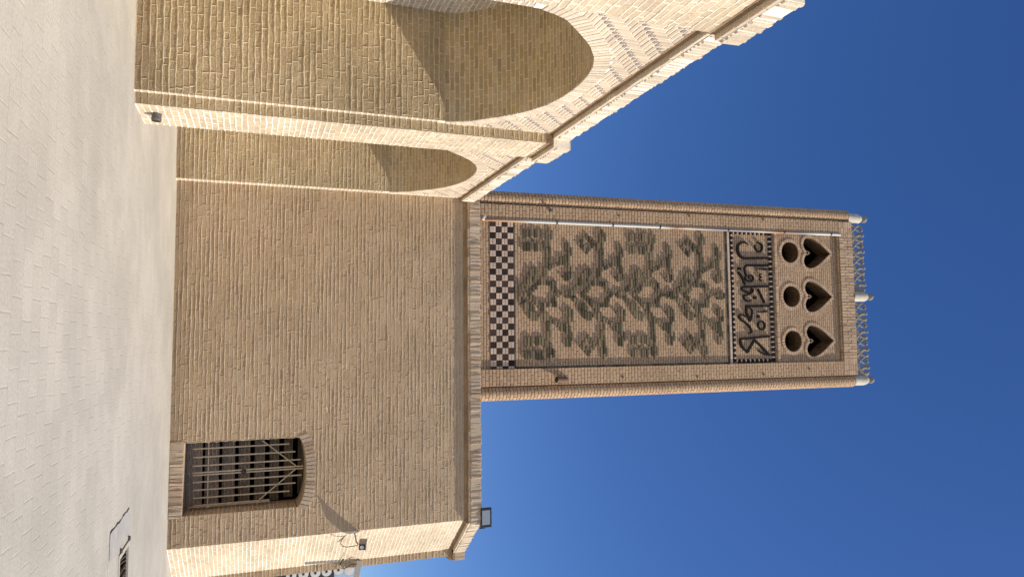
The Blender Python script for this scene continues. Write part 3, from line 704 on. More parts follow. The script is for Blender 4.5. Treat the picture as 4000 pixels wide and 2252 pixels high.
# recessed field behind everything, lower part
def field(x0, x1, z0, z1, y, matn, name, parent=wt):
    m = TMB(); m.face([(x0, y, z0), (x1, y, z0), (x1, y, z1), (x0, y, z1)], [(x0, z0), (x1, z0), (x1, z1), (x0, z1)]); return m.obj(name, matn, parent)
field(PLI, PRI, 6.0, 7.845, RY, 'field', 'base_field')
# checker band
m = TMB(); m.face([(PLI, RY, 7.84), (PRI, RY, 7.84), (PRI, RY, 8.56), (PLI, RY, 8.56)], None, 0, 2)
q = .1725; nx = int((PRI-PLI)/q)+1
for j in range(4):
    for i in range(nx):
        x0 = PLI+.03+i*q; x1 = min(x0+q, PRI)
        if x1-x0 < .04: continue
        z0 = 7.845+j*.178; dark = (i+j) % 2 == 0
        if dark:
            for k in range(2):
                m.box((x0+.006, RY, z0+.006+k*0), ((x1-x0)-.012, 0, 0), (0, 0, .166), (0, -.008, 0), rnd=random.random(), inset=.006, jit=.003, mi=0) if k == 0 else None
        else:
            for k in range(2):
                m.box((x0+.006, RY, z0+.005+k*.088), ((x1-x0)-.012, 0, 0), (0, 0, .079), (0, -.018+random.uniform(-.004, .004), 0), inset=.006, jit=.003, mi=1)
m.obj('checker_band', ['darkbrick', 'lightsq', 'tmortar'], wt)
# olive frame strips
m = TMB()
def strip_h(z0, z1, x0, x1, y, dep, mi, L=.235):
    x = x0
    while x < x1-.02:
        l = min(L, x1-x); m.box((x+.003, y, z0), (l-.006, 0, 0), (0, 0, z1-z0), (0, -dep+random.uniform(-.003, .003), 0), inset=.004, mi=mi); x += L
def strip_v(x0, x1, z0, z1, y, dep, mi, L=.235):
    z = z0
    while z < z1-.02:
        l = min(L, z1-z); m.box((x0, y, z+.003), (x1-x0, 0, 0), (0, 0, l-.006), (0, -dep+random.uniform(-.003, .003), 0), inset=.004, mi=mi); z += L
strip_h(8.56, 8.605, PLI, PRI, RY, .012, 0); strip_h(15.84, 15.92, PLI, PRI, RY, .008, 0); strip_h(15.925, 16.005, PLI, PRI, RY, .03, 1)
strip_v(PRI-.055, PRI-.004, 8.61, 15.84, RY, .014, 0)
m.obj('panel_border', ['olive', 'lightsq'], wt)
# relief panel
rp = field(PLI, PRI, 8.56, 15.92, RY, 'field', 'relief_panel')
AX = -1.325
def za(a, b):
    p = on_y(2000+a/4.531, 850+b/4.531, RY); return (p.x+.02, p.z)
# every projecting brick of one repeat: (low, high, left, right) read off the left half; the right half mirrors it
BUD = [(1530,1560,290,450),(1580,1600,225,350),(1575,1605,350,545),(1620,1645,290,440),(1485,1510,455,600)]
STEM = [(1535,1560,575,740),(1580,1610,550,760),(1580,1610,760,965),(1535,1560,745,900),(1540,1565,915,1050),(1500,1525,900,1050)]
BRANCH = [(1625,1650,860,935),(1668,1692,840,920),(1712,1738,820,890),(1758,1785,730,875),(1802,1830,725,875),(1850,1878,690,885),(1850,1870,480,635),(1893,1920,480,640),(1893,1920,645,840),(1940,1968,570,720)]
CURL = [(1900,1928,850,1140),(1855,1880,990,1145),(1942,1970,900,1110),(1808,1832,1045,1085)]
LEAF = [(1218,1245,980,1205),(1262,1290,925,1215),(1305,1332,900,1050),(1350,1378,900,1050),(1395,1422,960,1010),(1310,1335,1065,1145),(1175,1200,1065,1215),(1130,1152,1180,1295),(1082,1110,1215,1386),(1040,1062,1290,1386)]
RING = [(1405,1430,1120,1215),(1450,1480,1060,1215),(1497,1522,1055,1215),(1355,1382,1170,1285),(1312,1337,1230,1330),(1542,1570,1135,1215),(1585,1607,1140,1215),(1635,1660,1140,1305),(1680,1706,1140,1350),(1268,1290,1255,1345),(1222,1250,1300,1386),(1725,1750,1310,1386)]
TOP = [(1760,1785,1345,1386),(1805,1830,1340,1386),(1865,1895,1300,1386),(1910,1940,1295,1386),(1955,1980,1290,1386),(2000,2025,1320,1386)]
FLR = [(1165,1190,445,485),(1210,1238,390,545),(1258,1285,340,445),(1302,1330,290,395),(1350,1382,340,450),(1397,1425,395,555),(1438,1468,460,505),(1258,1285,490,605),(1302,1330,550,655),(1347,1378,500,605)]
FLS = [(a, a+27, b0, b1) for a in (1180, 1224, 1268) for (b0, b1) in ((255, 400), (475, 630))]+[(a, a+27, b0, b1) for a in (1365, 1409, 1453) for (b0, b1) in ((250, 405), (490, 640))]+[(1316, 1343, 415, 455)]
OUTL = [(230,255,1045,1245),(270,298,1040,1205),(320,352,920,1205),(365,408,885,1160),(180,208,1155,1275),(135,160,1195,1386),(90,115,1270,1386),(370,400,1180,1315),(205,232,1310,1386)]
CO = .0868
M1Z = za(640, 700)[1]; M3Z = on_y(2420+325/2.562, 850+400/2.562, RY).z; M4Z = on_y(2420+830/2.562, 850+400/2.562, RY).z
m = TMB()
used = {}
def place(x0, x1, z):
    j = round(z/CO-.5); zz = j*CO
    key = [(a, b) for a, b in used.get(j, []) if a < x1-.02 and b > x0+.02]
    for a, b in key:
        if a <= x0: x0 = b+.006
        else: x1 = a-.006
    if x1-x0 < .035: return
    used.setdefault(j, []).append((x0, x1))
    n_ = max(1, int(round((x1-x0)/.225))); w_ = (x1-x0)/n_
    for k in range(n_):
        m.box((x0+k*w_+.004, RY, zz+.011), (w_-.008, 0, 0), (0, 0, CO-.020), (0, -.047+random.uniform(-.012, .014), 0), inset=.006, jit=.003)
zb = za(1590, 700)[1]
offs = [M1Z-zb, 0.0, M3Z-zb, M4Z-zb]
for k in range(4):
    lst = BUD+STEM+BRANCH+CURL+LEAF+RING+TOP+(FLS if k % 2 == 0 else FLR)
    for (a0, a1, b0, b1) in lst:
        x0, z_ = za((a0+a1)/2, b0); x1, _ = za((a0+a1)/2, b1)
        z_ += offs[k]
        if z_ > 15.78 or z_ < 8.64: continue
        place(x0, x1, z_); place(2*AX-x1, 2*AX-x0, z_)
for (a0, a1, b0, b1) in OUTL:
    x0, z_ = za((a0+a1)/2, b0); x1, _ = za((a0+a1)/2, b1); place(x0, x1, z_); place(2*AX-x1, 2*AX-x0, z_)
m.obj('flower_relief', 'relief', rp)
# inscription panel
ins = field(PLI, PRI, 16.0, 17.74, RY, 'field', 'inscription_panel')
m = TMB(); TL, TR = PLI+.03, PRI-.02; zb0, zb1 = 16.03, 17.70
def tri(a, b, c, dep, y=RY):
    A = [Vector((p[0], y, p[1])) for p in (a, b, c)]; cm = sum(A, Vector())/3
    B = [p+Vector((0, -dep, 0))+(cm-p)*.12 for p in A]; r_ = random.random()
    return A, B, r_
def addtri(a, b, c, dep, mi, y=RY):
    A, B, r_ = tri(a, b, c, dep, y)
    m.face(B, None, r_, mi)
    for k in range(3): m.face([A[k], A[(k+1) % 3], B[(k+1) % 3], B[k]], None, r_, mi)
def addquad(pts, dep, mi, y=RY):
    A = [Vector((p[0], y, p[1])) for p in pts]; cm = sum(A, Vector())/len(A); B = [p+Vector((0, -dep, 0))+(cm-p)*.06 for p in A]; r_ = random.random()
    m.face(B, None, r_, mi)
    for k in range(len(A)): m.face([A[k], A[(k+1) % len(A)], B[(k+1) % len(A)], B[k]], None, r_, mi)
pitch = .158; n = int((TR-TL)/pitch); pitch = (TR-TL)/n
for i in range(n):
    x0 = TL+i*pitch; xm = x0+pitch/2; x1 = x0+pitch
    addquad([(x0+.012, zb0), (x1-.012, zb0), (x1-.03, zb0+.055), (xm, zb0+.135), (x0+.03, zb0+.055)], .035, 0)
    if i: addquad([(x0-.03, zb0+.07), (x0, zb0+.02), (x0+.03, zb0+.07), (x0, zb0+.125)], .03, 1)
    addquad([(x0+.012, zb1), (x0+.02, zb1-.11), (xm, zb1-.17), (x1-.02, zb1-.11), (x1-.012, zb1)], .035, 0)
    if i: addquad([(x0-.04, zb1-.06), (x0-.004, zb1-.02), (x0+.004, zb1-.02), (x0+.04, zb1-.06), (x0, zb1-.16)], .03, 1)
nv = 8; pv = (zb1-zb0-.30)/nv
for i in range(nv):
    z0 = zb0+.15+i*pv; zm = z0+pv/2; z1 = z0+pv
    for X, sg in ((TL, 1), (TR, -1)):
        addquad([(X, z0+.012), (X, z1-.012), (X+sg*.06, z1-.03), (X+sg*.135, zm), (X+sg*.06, z0+.03)], .035, 0)
        addquad([(X+sg*.02, z0), (X+sg*.08, z0-.03), (X+sg*.13, z0), (X+sg*.08, z0+.03)], .03, 1)
m.obj('triangle_border', ['glaze', 'lightsq'], ins)
def z6(a, b): p = on_y(2800+a/4.143, 850+b/4.143, RY); return (p.x+.02, p.z)
def z7(a, b): p = on_y(2800+a/4.143, 1120+b/4.143, RY); return (p.x+.02, p.z)
def smooth_line(pts, closed=False, n=6):
    if len(pts) < 3: return pts
    out = []
    P_ = [pts[0]]+pts+[pts[-1]]
    for i in range(1, len(P_)-2):
        p0, p1, p2, p3 = P_[i-1], P_[i], P_[i+1], P_[i+2]
        for k in range(n):
            t_ = k/n
            out.append(tuple(.5*((2*p1[d])+(-p0[d]+p2[d])*t_+(2*p0[d]-5*p1[d]+4*p2[d]-p3[d])*t_*t_+(-p0[d]+3*p1[d]-3*p2[d]+p3[d])*t_**3) for d in range(len(p1))))
    out.append(tuple(pts[-1])); return out
def stroke(mb, fn, pts, wid, smooth=True, dep=.055, y=RY):
    """pts (a,b[,w]) in lettering coordinates"""
    q = [(*fn(p[0], p[1]), (p[2] if len(p) > 2 else wid)) for p in pts]
    if smooth: q = smooth_line(q)
    L, R_ = [], []
    for i, p in enumerate(q):
        a, b = q[max(i-1, 0)], q[min(i+1, len(q)-1)]
        dx, dz = b[0]-a[0], b[1]-a[1]; l = math.hypot(dx, dz) or 1
        nx_, nz_ = -dz/l*p[2]/2, dx/l*p[2]/2
        L.append((p[0]+nx_, p[1]+nz_)); R_.append((p[0]-nx_, p[1]-nz_))
    for i in range(len(q)-1):
        quad = [L[i], R_[i], R_[i+1], L[i+1]]
        fr = [Vector((p[0], y-dep, p[1])) for p in quad]; bk = [Vector((p[0], y, p[1])) for p in quad]
        mb.face(fr, None); mb.face([bk[0], bk[3], fr[3], fr[0]], None); mb.face([bk[1], bk[2], fr[2], fr[1]], None)
        if i == 0: mb.face([bk[0], bk[1], fr[1], fr[0]], None)
        if i == len(q)-2: mb.face([bk[3], bk[2], fr[2], fr[3]], None)
W = .068
letters = [
 (z7, [([(365,840),(840,798)], W, 0), ([(372,838,.06),(372,890,.085),(400,965,.08),(485,1052,.06)], W, 1), ([(482,1050),(600,858)], .075, 0), ([(600,860,.07),(680,930,.075),(770,1020,.075),(856,1100,.03)], W, 1), ([(652,1018,.02),(700,1052,.04),(770,1078,.06),(850,1100,.03)], W, 1)]),
 (z7, [([(455,322),(842,320)], W, 0), ([(470,325),(465,400),(495,480),(530,560)], .075, 1), ([(530,560,.07),(558,470,.05),(562,385,.045),(530,350,.04),(490,340,.03)], W, 1)]),
 (z7, [([(458,492,.03),(425,465,.045),(375,462,.05),(348,492,.06),(385,540,.055),(450,582,.055),(510,630,.06),(543,690,.06),(545,735,.055),(505,750,.03)], W, 1)]),
 (z7, [([(640,415,.02),(720,418,.04),(775,405,.06),(815,415,.02)], W, 1)]),
 (z7, [([(640,485),(682,485)], .085, 0)]),
 (z7, [([(680,565,.03),(660,600,.04),(665,650,.045),(700,690,.045),(745,685,.05),(765,640,.05),(755,590,.045),(720,562,.04),(680,565,.03)], W, 1)]),
 (z6, [([(430,1135),(828,1130)], W, 0), ([(440,1135,.05),(398,1148,.05),(400,1180,.05),(450,1205,.055),(500,1225,.055),(530,1245,.05),(490,1262,.05),(440,1268,.05),(425,1300,.06),(455,1345,.055),(500,1362,.045),(550,1345,.03)], W, 1), ([(540,1235,.03),(548,1180,.045),(570,1165,.04),(580,1200,.04),(550,1240,.03)], W, 1)]),
 (z6, [([(582,1306),(634,1306)], .09, 0)]),
 (z6, [([(655,1172),(700,1260),(760,1388)], .06, 1)]),
 (z6, [([(335,900,.05),(390,970,.065),(450,1098,.06)], W, 1)]), (z6, [([(330,850),(380,850)], .09, 0)]),
 (z6, [([(705,932),(680,962),(712,985),(680,1010),(708,1045)], .035, 0)]),
 (z6, [([(620,866,.015),(700,862,.03),(770,862,.06),(810,868,.02)], W, 1)]),
 (z6, [([(470,797),(822,800)], W, 0), ([(472,797,.06),(440,840,.06),(446,910,.05),(470,950,.04),(450,1000,.05),(490,1042,.055),(545,1045,.06),(580,1005,.06),(560,962,.05),(515,958,.04),(505,990,.035),(535,1005,.03)], W, 1)]),
 (z6, [([(425,685),(822,685)], W, 0), ([(430,685,.065),(365,648,.08),(328,560,.095),(335,480,.085),(385,440,.065),(440,436,.045),(505,472,.015)], W, 1)]),
 (z6, [([(640,440,.02),(695,452,.045),(722,500,.06),(715,555,.055),(680,588,.05),(640,570,.045),(605,520,.04),(608,480,.03)], W, 1)]),
]
for fn, sts in letters:
    m2 = TMB()
    for k, (pts, wd, sm) in enumerate(sts): stroke(m2, fn, pts, wd, bool(sm), dep=.055-.003*k)
    m2.obj('letter', 'glaze', ins)
# projecting ledge above the inscription
m = TMB(); x = PLI+.01
m.abox(PLI, PRI, RY-.025, RY+.1, 17.745, 17.80, mi=1)
while x < PRI-.02:
    w_ = min(.085+random.uniform(-.005, .01), PRI-x)
    m.box((x+.004, RY, 17.80), (w_-.008, 0, 0), (0, 0, .10), (0, -.04+random.uniform(-.008, .006), 0), inset=.008, jit=.003, mi=0); x += w_
m.obj('ledge', ['tbrick', 'stain_shade'], wt)
# vent wall with openings cut through it
circ = [(-2.775, 18.46, .345), (-1.335, 18.46, .345), (.115, 18.46, .345)]
def heart(cx_, ztip=20.20, zn=19.32, zb=19.05):
    pts = []
    half = [(0, 1.15), (-.13, .98), (-.30, .75), (-.43, .53), (-.50, .33), (-.50, .15), (-.43, .03), (-.30, -.03), (-.17, -.0), (-.06, .10), (0, .27)]
    hh = [(x_, 19.06+z_*.985) for x_, z_ in half]
    hh = smooth_line(hh, n=4)[0:]
    left = [(cx_+a, b) for a, b in hh]; right = [(cx_-a, b) for a, b in hh[::-1][1:-1]]
    return left+right
def vent_wall(parent):
    cu = bpy.data.curves.new('vent_wall', 'CURVE'); cu.dimensions = '2D'; cu.fill_mode = 'BOTH'; cu.extrude = .30
    loops = [[(PLI, 17.74), (PRI, 17.74), (PRI, 20.56), (PLI, 20.56)]]
    for a, b, r_ in circ: loops.append([(a+r_*math.cos(2*math.pi*k/36), b+r_*1.03*math.sin(2*math.pi*k/36)) for k in range(36)])
    for a in (-2.775, -1.335, .115): loops.append(heart(a))
    for lp in loops:
        s = cu.splines.new('POLY'); s.points.add(len(lp)-1); s.use_cyclic_u = True
        for k, p in enumerate(lp): s.points[k].co = (p[0], p[1], 0, 1)
    tmp = bpy.data.objects.new('tmp', cu); COL.objects.link(tmp)
    dg = bpy.context.evaluated_depsgraph_get(); me0 = bpy.data.meshes.new_from_object(tmp.evaluated_get(dg))
    mb = TMB()
    for p in me0.polygons:
        vs = [me0.vertices[i].co for i in p.vertices]
        P3 = [Vector((v.x, RY+.30+v.z, v.y)) for v in vs]
        nrm_ = p.normal
        if abs(nrm_.z) > .5: uv = [(v.x, v.y) for v in vs]
        else: uv = [((v.x+v.y), v.z) for v in vs]
        mb.face(P3, uv, 0, 0 if abs(nrm_.z) > .5 else 1)
    bpy.data.objects.remove(tmp); bpy.data.curves.remove(cu); bpy.data.meshes.remove(me0)
    return mb.obj('vent_wall', ['field', 'lining'], parent)
vw = vent_wall(wt)
m = TMB()
for f in ([(PLI, RY+.60, 17.5), (PLI, TY+4.5, 17.5), (PLI, TY+4.5, 20.9), (PLI, RY+.60, 20.9)], [(PRI, RY+.60, 17.5), (PRI, TY+4.5, 17.5), (PRI, TY+4.5, 20.9), (PRI, RY+.60, 20.9)],
          [(PLI, RY+2.2, 17.5), (PRI, RY+2.2, 17.5), (PRI, RY+2.2, 20.9), (PLI, RY+2.2, 20.9)], [(PLI, RY+.4, 20.9), (PRI, RY+.4, 20.9), (PRI, RY+2.2, 20.9), (PLI, RY+2.2, 20.9)], [(PLI, RY+.4, 17.5), (PRI, RY+.4, 17.5), (PRI, RY+2.2, 17.5), (PLI, RY+2.2, 17.5)]):
    m.face(f, None)
m.obj('vent_shaft', 'void', wt)
# brick rings round each opening (with deep linings)
def ring(loop, wd, name, bl=.085):
    m = TMB(); n = len(loop); cx_ = sum(p[0] for p in loop)/n; cz_ = sum(p[1] for p in loop)/n
    # resample
    L = [0]
    for i in range(n): L.append(L[-1]+math.hypot(loop[(i+1) % n][0]-loop[i][0], loop[(i+1) % n][1]-loop[i][1]))
    def at(s):
        s %= L[-1]
        for i in range(n):
            if L[i+1] >= s:
                f = (s-L[i])/max(L[i+1]-L[i], 1e-9); a, b = loop[i], loop[(i+1) % n]; return (a[0]+(b[0]-a[0])*f, a[1]+(b[1]-a[1])*f)
        return loop[0]
    area = sum(loop[i][0]*loop[(i+1) % n][1]-loop[(i+1) % n][0]*loop[i][1] for i in range(n))
    sg = 1 if area > 0 else -1
    cnt = int(L[-1]/bl); st = L[-1]/cnt
    def nr(s):
        a, b = at(s-.03), at(s+.03); l = math.hypot(b[0]-a[0], b[1]-a[1]) or 1; return (sg*(b[1]-a[1])/l, -sg*(b[0]-a[0])/l)
    for k in range(cnt):
        s0, s1 = k*st+.005, (k+1)*st-.005; p0, p1 = at(s0), at(s1); n0, n1 = nr(s0), nr(s1)
        q0, q1 = (p0[0]+n0[0]*wd, p0[1]+n0[1]*wd), (p1[0]+n1[0]*wd, p1[1]+n1[1]*wd)
        A = [Vector((p[0], RY, p[1])) for p in (p0, p1, q1, q0)]; cm = sum(A, Vector())/4; r_ = random.random()
        B = [p+Vector((0, -.022, 0))+(cm-p)*.06 for p in A]
        m.face(B, None, r_)
        for kk in range(4): m.face([A[kk], A[(kk+1) % 4], B[(kk+1) % 4], B[kk]], None, r_)
    m.obj(name, 'tbrick', vw)
for a, b, r_ in circ: ring([(a+r_*math.cos(2*math.pi*k/36), b+r_*1.03*math.sin(2*math.pi*k/36)) for k in range(36)], .10, 'circle_surround')
for a in (-2.775, -1.335, .115): ring(heart(a), .095, 'heart_surround')
# frieze (mitred top frame) : bed of mortar + alternating bricks on end
m = TMB(); m.abox(PLO, PRO, TY+.012, TY+.6, 20.54, TZ1, mi=1)
m.abox(PLI, PRI, TY+.02, TY+.3, 20.44, 20.54, mi=2)
x = PLO+.55; i = 0
while x < PRO-.55:
    w_ = .098; zc = 20.545+(TZ1-20.545)*(.62 if i % 2 else .38)
    for (z0, z1) in ((20.55, zc-.006), (zc+.006, TZ1)):
        m.box((x+.006, TY+.012, z0), (w_-.012, 0, 0), (0, 0, z1-z0), (0, -.02+random.uniform(-.008, .006), 0), inset=.009, jit=.004, mi=0)
    x += w_; i += 1
for side in (0, 1):
    z = 20.545
    while z < TZ1-.02:
        h_ = min(.1, TZ1-z); f = (z-20.545)/(TZ1-20.545)
        if side == 0: xa, xb = PLO+.01, PLO+.55-(0)*.1
        else: xa, xb = PRO-.55, PRO-.01
        x = xa
        while x < xb-.03:
            l = min(.2+random.uniform(-.02, .02), xb-x)
            m.box((x+.005, TY+.012, z+.005), (l-.01, 0, 0), (0, 0, h_-.01), (0, -.014+random.uniform(-.004, .004), 0), inset=.006, jit=.003); x += l
        z += h_
x = PLI
while x < PRI-.03:   # small dentils on the underside
    m.box((x+.012, TY+.02, 20.455), (.085, 0, 0), (0, 0, .075), (0, -.012, 0), inset=.005, mi=2); x += .11
m.obj('frieze', ['tbrick', 'tmortar', 'stain_shade'], wt)
# finials
def finial(x, y=TY+.12, top=TZ1):
    f = thing_part('finial', 'plaster', [(.19, 0), (.19, .02), (.178, .05), (.178, .50), (.165, .58), (.13, .66), (.08, .72), (.045, .745)], (x, y, top), wt)
    b = MB(); c0 = .855; b.lathe((fl(x, top), y, top), [(.0, c0-.125)]+[(.125*math.sin(math.pi*k/12), c0-.125*math.cos(math.pi*k/12)) for k in range(1, 12)]+[(0, c0+.125)], 20)
    b.obj('ball', 'stone', f, smooth=True)
def thing_part(name, mat, prof, loc, parent):
    m = MB(); m.lathe((fl(loc[0], loc[2]), loc[1], loc[2]), prof, 24); return m.obj(name, mat, parent, smooth=True)
for x, y in ((-4.02, TY+.20), (-1.355, TY+.16), (1.47, TY+.20), (1.47, TY+4.9), (-4.02, TY+4.9)): finial(x, y, top=TZ1 if abs(x) < 1.4 else 21.04)
# cast cresting between the finials
def zc_(a, b): p = on_y(3250+a/3.627, 800+b/3.627, TY+.12); return (p.x, p.z)
def ribbon(mb, pts, wd, y0, dep):
    q = smooth_line(pts, n=4); L, R_ = [], []
    for i, p in enumerate(q):
        a, b = q[max(i-1, 0)], q[min(i+1, len(q)-1)]; dx, dz = b[0]-a[0], b[1]-a[1]; l = math.hypot(dx, dz) or 1
        ww = wd*(.75+.5*math.sin(i*2.1)**2); L.append((p[0]-dz/l*ww/2, p[1]+dx/l*ww/2)); R_.append((p[0]+dz/l*ww/2, p[1]-dx/l*ww/2))
    for i in range(len(q)-1):
        mid = lambda p, r_: ((p[0]+r_[0])/2, (p[1]+r_[1])/2)
        c0, c1 = mid(L[i], R_[i]), mid(L[i+1], R_[i+1])
        V = lambda p, yy: Vector((p[0], yy, p[1]))
        mb.face([V(L[i], y0), V(c0, y0-dep), V(c1, y0-dep), V(L[i+1], y0)], None); mb.face([V(c0, y0-dep), V(R_[i], y0), V(R_[i+1], y0), V(c1, y0-dep)], None)
        mb.face([V(L[i], y0), V(L[i+1], y0), V(c1, y0+dep), V(c0, y0+dep)], None); mb.face([V(R_[i], y0), V(c0, y0+dep), V(c1, y0+dep), V(R_[i+1], y0)], None)
def cresting(x0, x1):
    m = MB(); n = 4; pw = (x1-x0)/n; y0 = TY+.12; B = TZ1-.01
    for i in range(n):
        o = x0+i*pw
        def T(pts): return [(fl(o+a*pw, 21), B+b) for a, b in pts]
        ribbon(m, T([(0, .02), (.06, .16), (.20, .27), (.36, .40), (.40, .52), (.33, .58)]), .075, y0, .035)
        ribbon(m, T([(.5, .02), (.42, .14), (.26, .24), (.12, .34), (.06, .44), (.14, .56), (.20, .52)]), .075, y0, .035)
        ribbon(m, T([(.5, .02), (.60, .14), (.78, .24), (.94, .36), (.99, .50), (.92, .58)]), .165, y0-.004, .035)
        ribbon(m, T([(1.0, .02), (.92, .16), (.80, .26), (.66, .36), (.62, .50)]), .165, y0+.004, .035)
        ribbon(m, T([(.20, .30), (.30, .18), (.30, .08)]), .12, y0, .03); ribbon(m, T([(.72, .28), (.70, .16), (.76, .06)]), .12, y0, .03)
        ribbon(m, T([(.62, .36), (.64, .46), (.62, .56)]), .12, y0, .03)
        for a, b, r_ in ((.30, .57, .055), (.17, .55, .05), (.62, .60, .07), (.92, .58, .05), (.03, .03, .06), (.5, .03, .07)):
            p = T([(a, b)])[0]; m.lathe((p[0], y0, p[1]), [(0, -r_)]+[(r_*math.sin(math.pi*k/6), -r_*math.cos(math.pi*k/6)) for k in range(1, 6)]+[(0, r_)], 10)
    m.obj('cresting', 'stone', wt)
cresting(-3.80, -1.55); cresting(-1.16, 1.26)
# putlog beam stubs
def stub(px, py, r_=.035, l=.022):
    p = on_y(px, py, TY); m = MB(); m.tube([(p.x, TY+.05, p.z), (p.x, TY-l, p.z-.02)], [r_, r_*.9], 9); m.obj('beam_stub', 'wood', wt)
for px, py in ((2419, 843), (2693, 844), (2982, 858), (2434, 1471), (2724, 1470), (2984, 1461), (3163, 1440)): stub(px, py)
p = on_y(1850+1555/5.18, 720+528/5.18, TY); m = MB(); m.lathe((p.x, TY, p.z), [(.055, 0), (.055, .02), (.035, .03), (.035, .10), (0, .10)], 14, axis=(0, -1, 0)); m.obj('bolt', 'dgrey', wt)
# rain spout on the right pilaster
p = on_y(2205, 1300+828/4.532, TY); q_ = on_y(2163, 1300+818/4.532, TY)
sp = thing('rain_spout', 'short rusty rain spout jutting from the tower right edge', 'spout', (p.x, TY, p.z))
m = MB(); m.tube([(p.x, TY+.08, p.z+.02), (p.x, TY-.06, p.z+.01), (p.x, TY-.12, p.z-.08), (q_.x, TY-.16, q_.z+.02)], [.085, .085, .08, .088], 14, caps=False, rnd=.2); m.obj('pipe', 'wood', sp, smooth=True)
m = MB(); m.tube([(p.x, TY-.0, p.z+.015), (p.x, TY-.04, p.z+.01)], [.105, .105], 14); m.obj('collar', 'stone', sp)
m = MB(); m.lathe((q_.x, TY-.155, q_.z+.035), [(.07, 0), (0, 0)], 14, axis=(0, -.3, -1)); m.obj('mouth', 'black', sp)

# drainpipe
dp = thing('drainpipe', 'thin vertical drainpipe, white and rusty, along the left of the relief panel', 'drainpipe', (-3.44, TY-.05, 7.6))
m = MB(); y = TY+.015; pts = [(fl(-3.415, z), y, z) for z in [7.62+13.0*i/24 for i in range(25)]]
pts[0] = (pts[0][0], y, 7.62)
m.tube(pts, .045, 10); m.obj('pipe', 'pipe', dp, smooth=True)
for z in (9.9, 11.75, 13.4, 15.95, 18.2, 20.2):
    m = MB(); m.tube([(fl(-3.415, z), y, z-.02), (fl(-3.415, z), y, z+.02)], .055, 10); m.obj('clamp', 'black', dp)
m = MB(); m.tube([(fl(-3.415, 7.7), y, 7.66), (fl(-3.415, 7.7), y-.05, 7.60), (fl(-3.415, 7.7), y-.6, 7.50)], .04, 8); m.obj('elbow', 'white', dp)

# ------------------------------------------------------------------ wall fittings
# round wall light at the foot of the pilaster
p = on_x(612, 443, XP)
t = thing('wall_light', 'small round grey wall light low on the sunlit pilaster', 'light', (XP, p.y, p.z))
m = MB(); m.lathe((XP, p.y, p.z), [(.07, .0), (.072, .01), (.068, .02), (.066, .07), (.07, .075), (.068, .105), (.06, .115)], 24, axis=(1, 0, 0)); m.obj('housing', 'dgrey', t, smooth=True)
m = MB(); m.lathe((XP, p.y, p.z), [(.061, .113), (.04, .104), (0, .10)], 24, axis=(1, 0, 0)); m.obj('lens', 'black', t, smooth=True)

# security camera on the splayed corner
def ch(px, py, off=0.0):
    """point on the splayed wall plane pushed out by off"""
    d = ray(px, py); o = Vector((0, 0, CH)); D = Vector(d); P0 = C1+CN*off
    return o+D*((P0-o).dot(CN)/D.dot(CN))
def k6(a, b, off=0.0): return ch(1080+a/6.44, 2060+b/6.44, off)
t = thing('security_camera', 'beige box security camera on a bent arm at the splayed brick corner', 'camera', k6(2160, 400))
m = MB(); m.tube([k6(1900, 60, .02), k6(1950, 90, .10), k6(1985, 200, .16), k6(2000, 330, .22), k6(2050, 410, .26)], .016, 8); m.obj('arm', 'grey', t, smooth=True)
a = k6(2178, 345, .20); b = on_y(1080+2155/6.44, 2060+480/6.44, a.y-.24)
def obox(a, b, w_, h_, name, mat, parent, inset=.006):
    d = (b-a); f = d.normalized(); s = f.cross(Vector((0, 0, 1))).normalized(); u = s.cross(f).normalized()
    m = MB(); m.box(a-s*w_/2-u*h_/2, s*w_, u*h_, d, inset=inset, back=True); return m.obj(name, mat, parent), f, s, u
_, f, s, u = obox(a, b, .15, .15, 'housing', 'grey', t, .012)
obox(b+f*.001-u*.0, b+f*.012, .13, .13, 'face_plate', 'black', t, .003)
m = MB(); m.lathe(b+f*.012, [(.042, 0), (.042, .008), (.034, .008), (.03, .004), (0, .004)], 20, axis=f); m.obj('lens', 'white', t)
obox(a-f*.02+u*.084, b+f*.04+u*.084, .17, .012, 'sun_hood', 'grey', t, .003)
m = MB(); m.tube([k6(2040, 440, .24), k6(1900, 460, .2), k6(1760, 480, .15), k6(1660, 455, .1), k6(1615, 395, .06), k6(1630, 320, .03), k6(1680, 250, .01)], .009, 6); m.obj('cable', 'rubber', t, smooth=True)
m = MB(); m.tube([k6(1680, 250, .01), k6(1730, 205, .012), k6(1600, 215, .012), k6(1450, 205, .012), k6(1380, 190, .012), k6(1375, 165, .012), k6(1430, 155, .012)], .006, 6); m.obj('wire', 'grey', t, smooth=True)
# white tube lamp beyond, reaching out of the corner toward the right
t = thing('tube_lamp', 'long white metal lamp arm reaching out past the splayed corner', 'lamp', k6(2090, 840))
o0 = k6(2085, 835, .04); o1 = o0+Vector((.90, -.40, -.26))
obox(o0, o1, .15, .12, 'housing', 'white', t, .012)
m = MB(); m.tube([k6(1850, 860, .0), k6(1880, 820, .06), k6(1960, 850, .1), k6(2040, 850, .12)], .02, 8); m.obj('bracket', 'grey', t, smooth=True)
m = MB(); m.tube([k6(1690, 780, .01), k6(1610, 880, .05), k6(1590, 970, .08), k6(1650, 1030, .12), k6(1750, 1000, .16), k6(1880, 915, .2), k6(2010, 905, .28)], .009, 6); m.obj('cable', 'rubber', t, smooth=True)
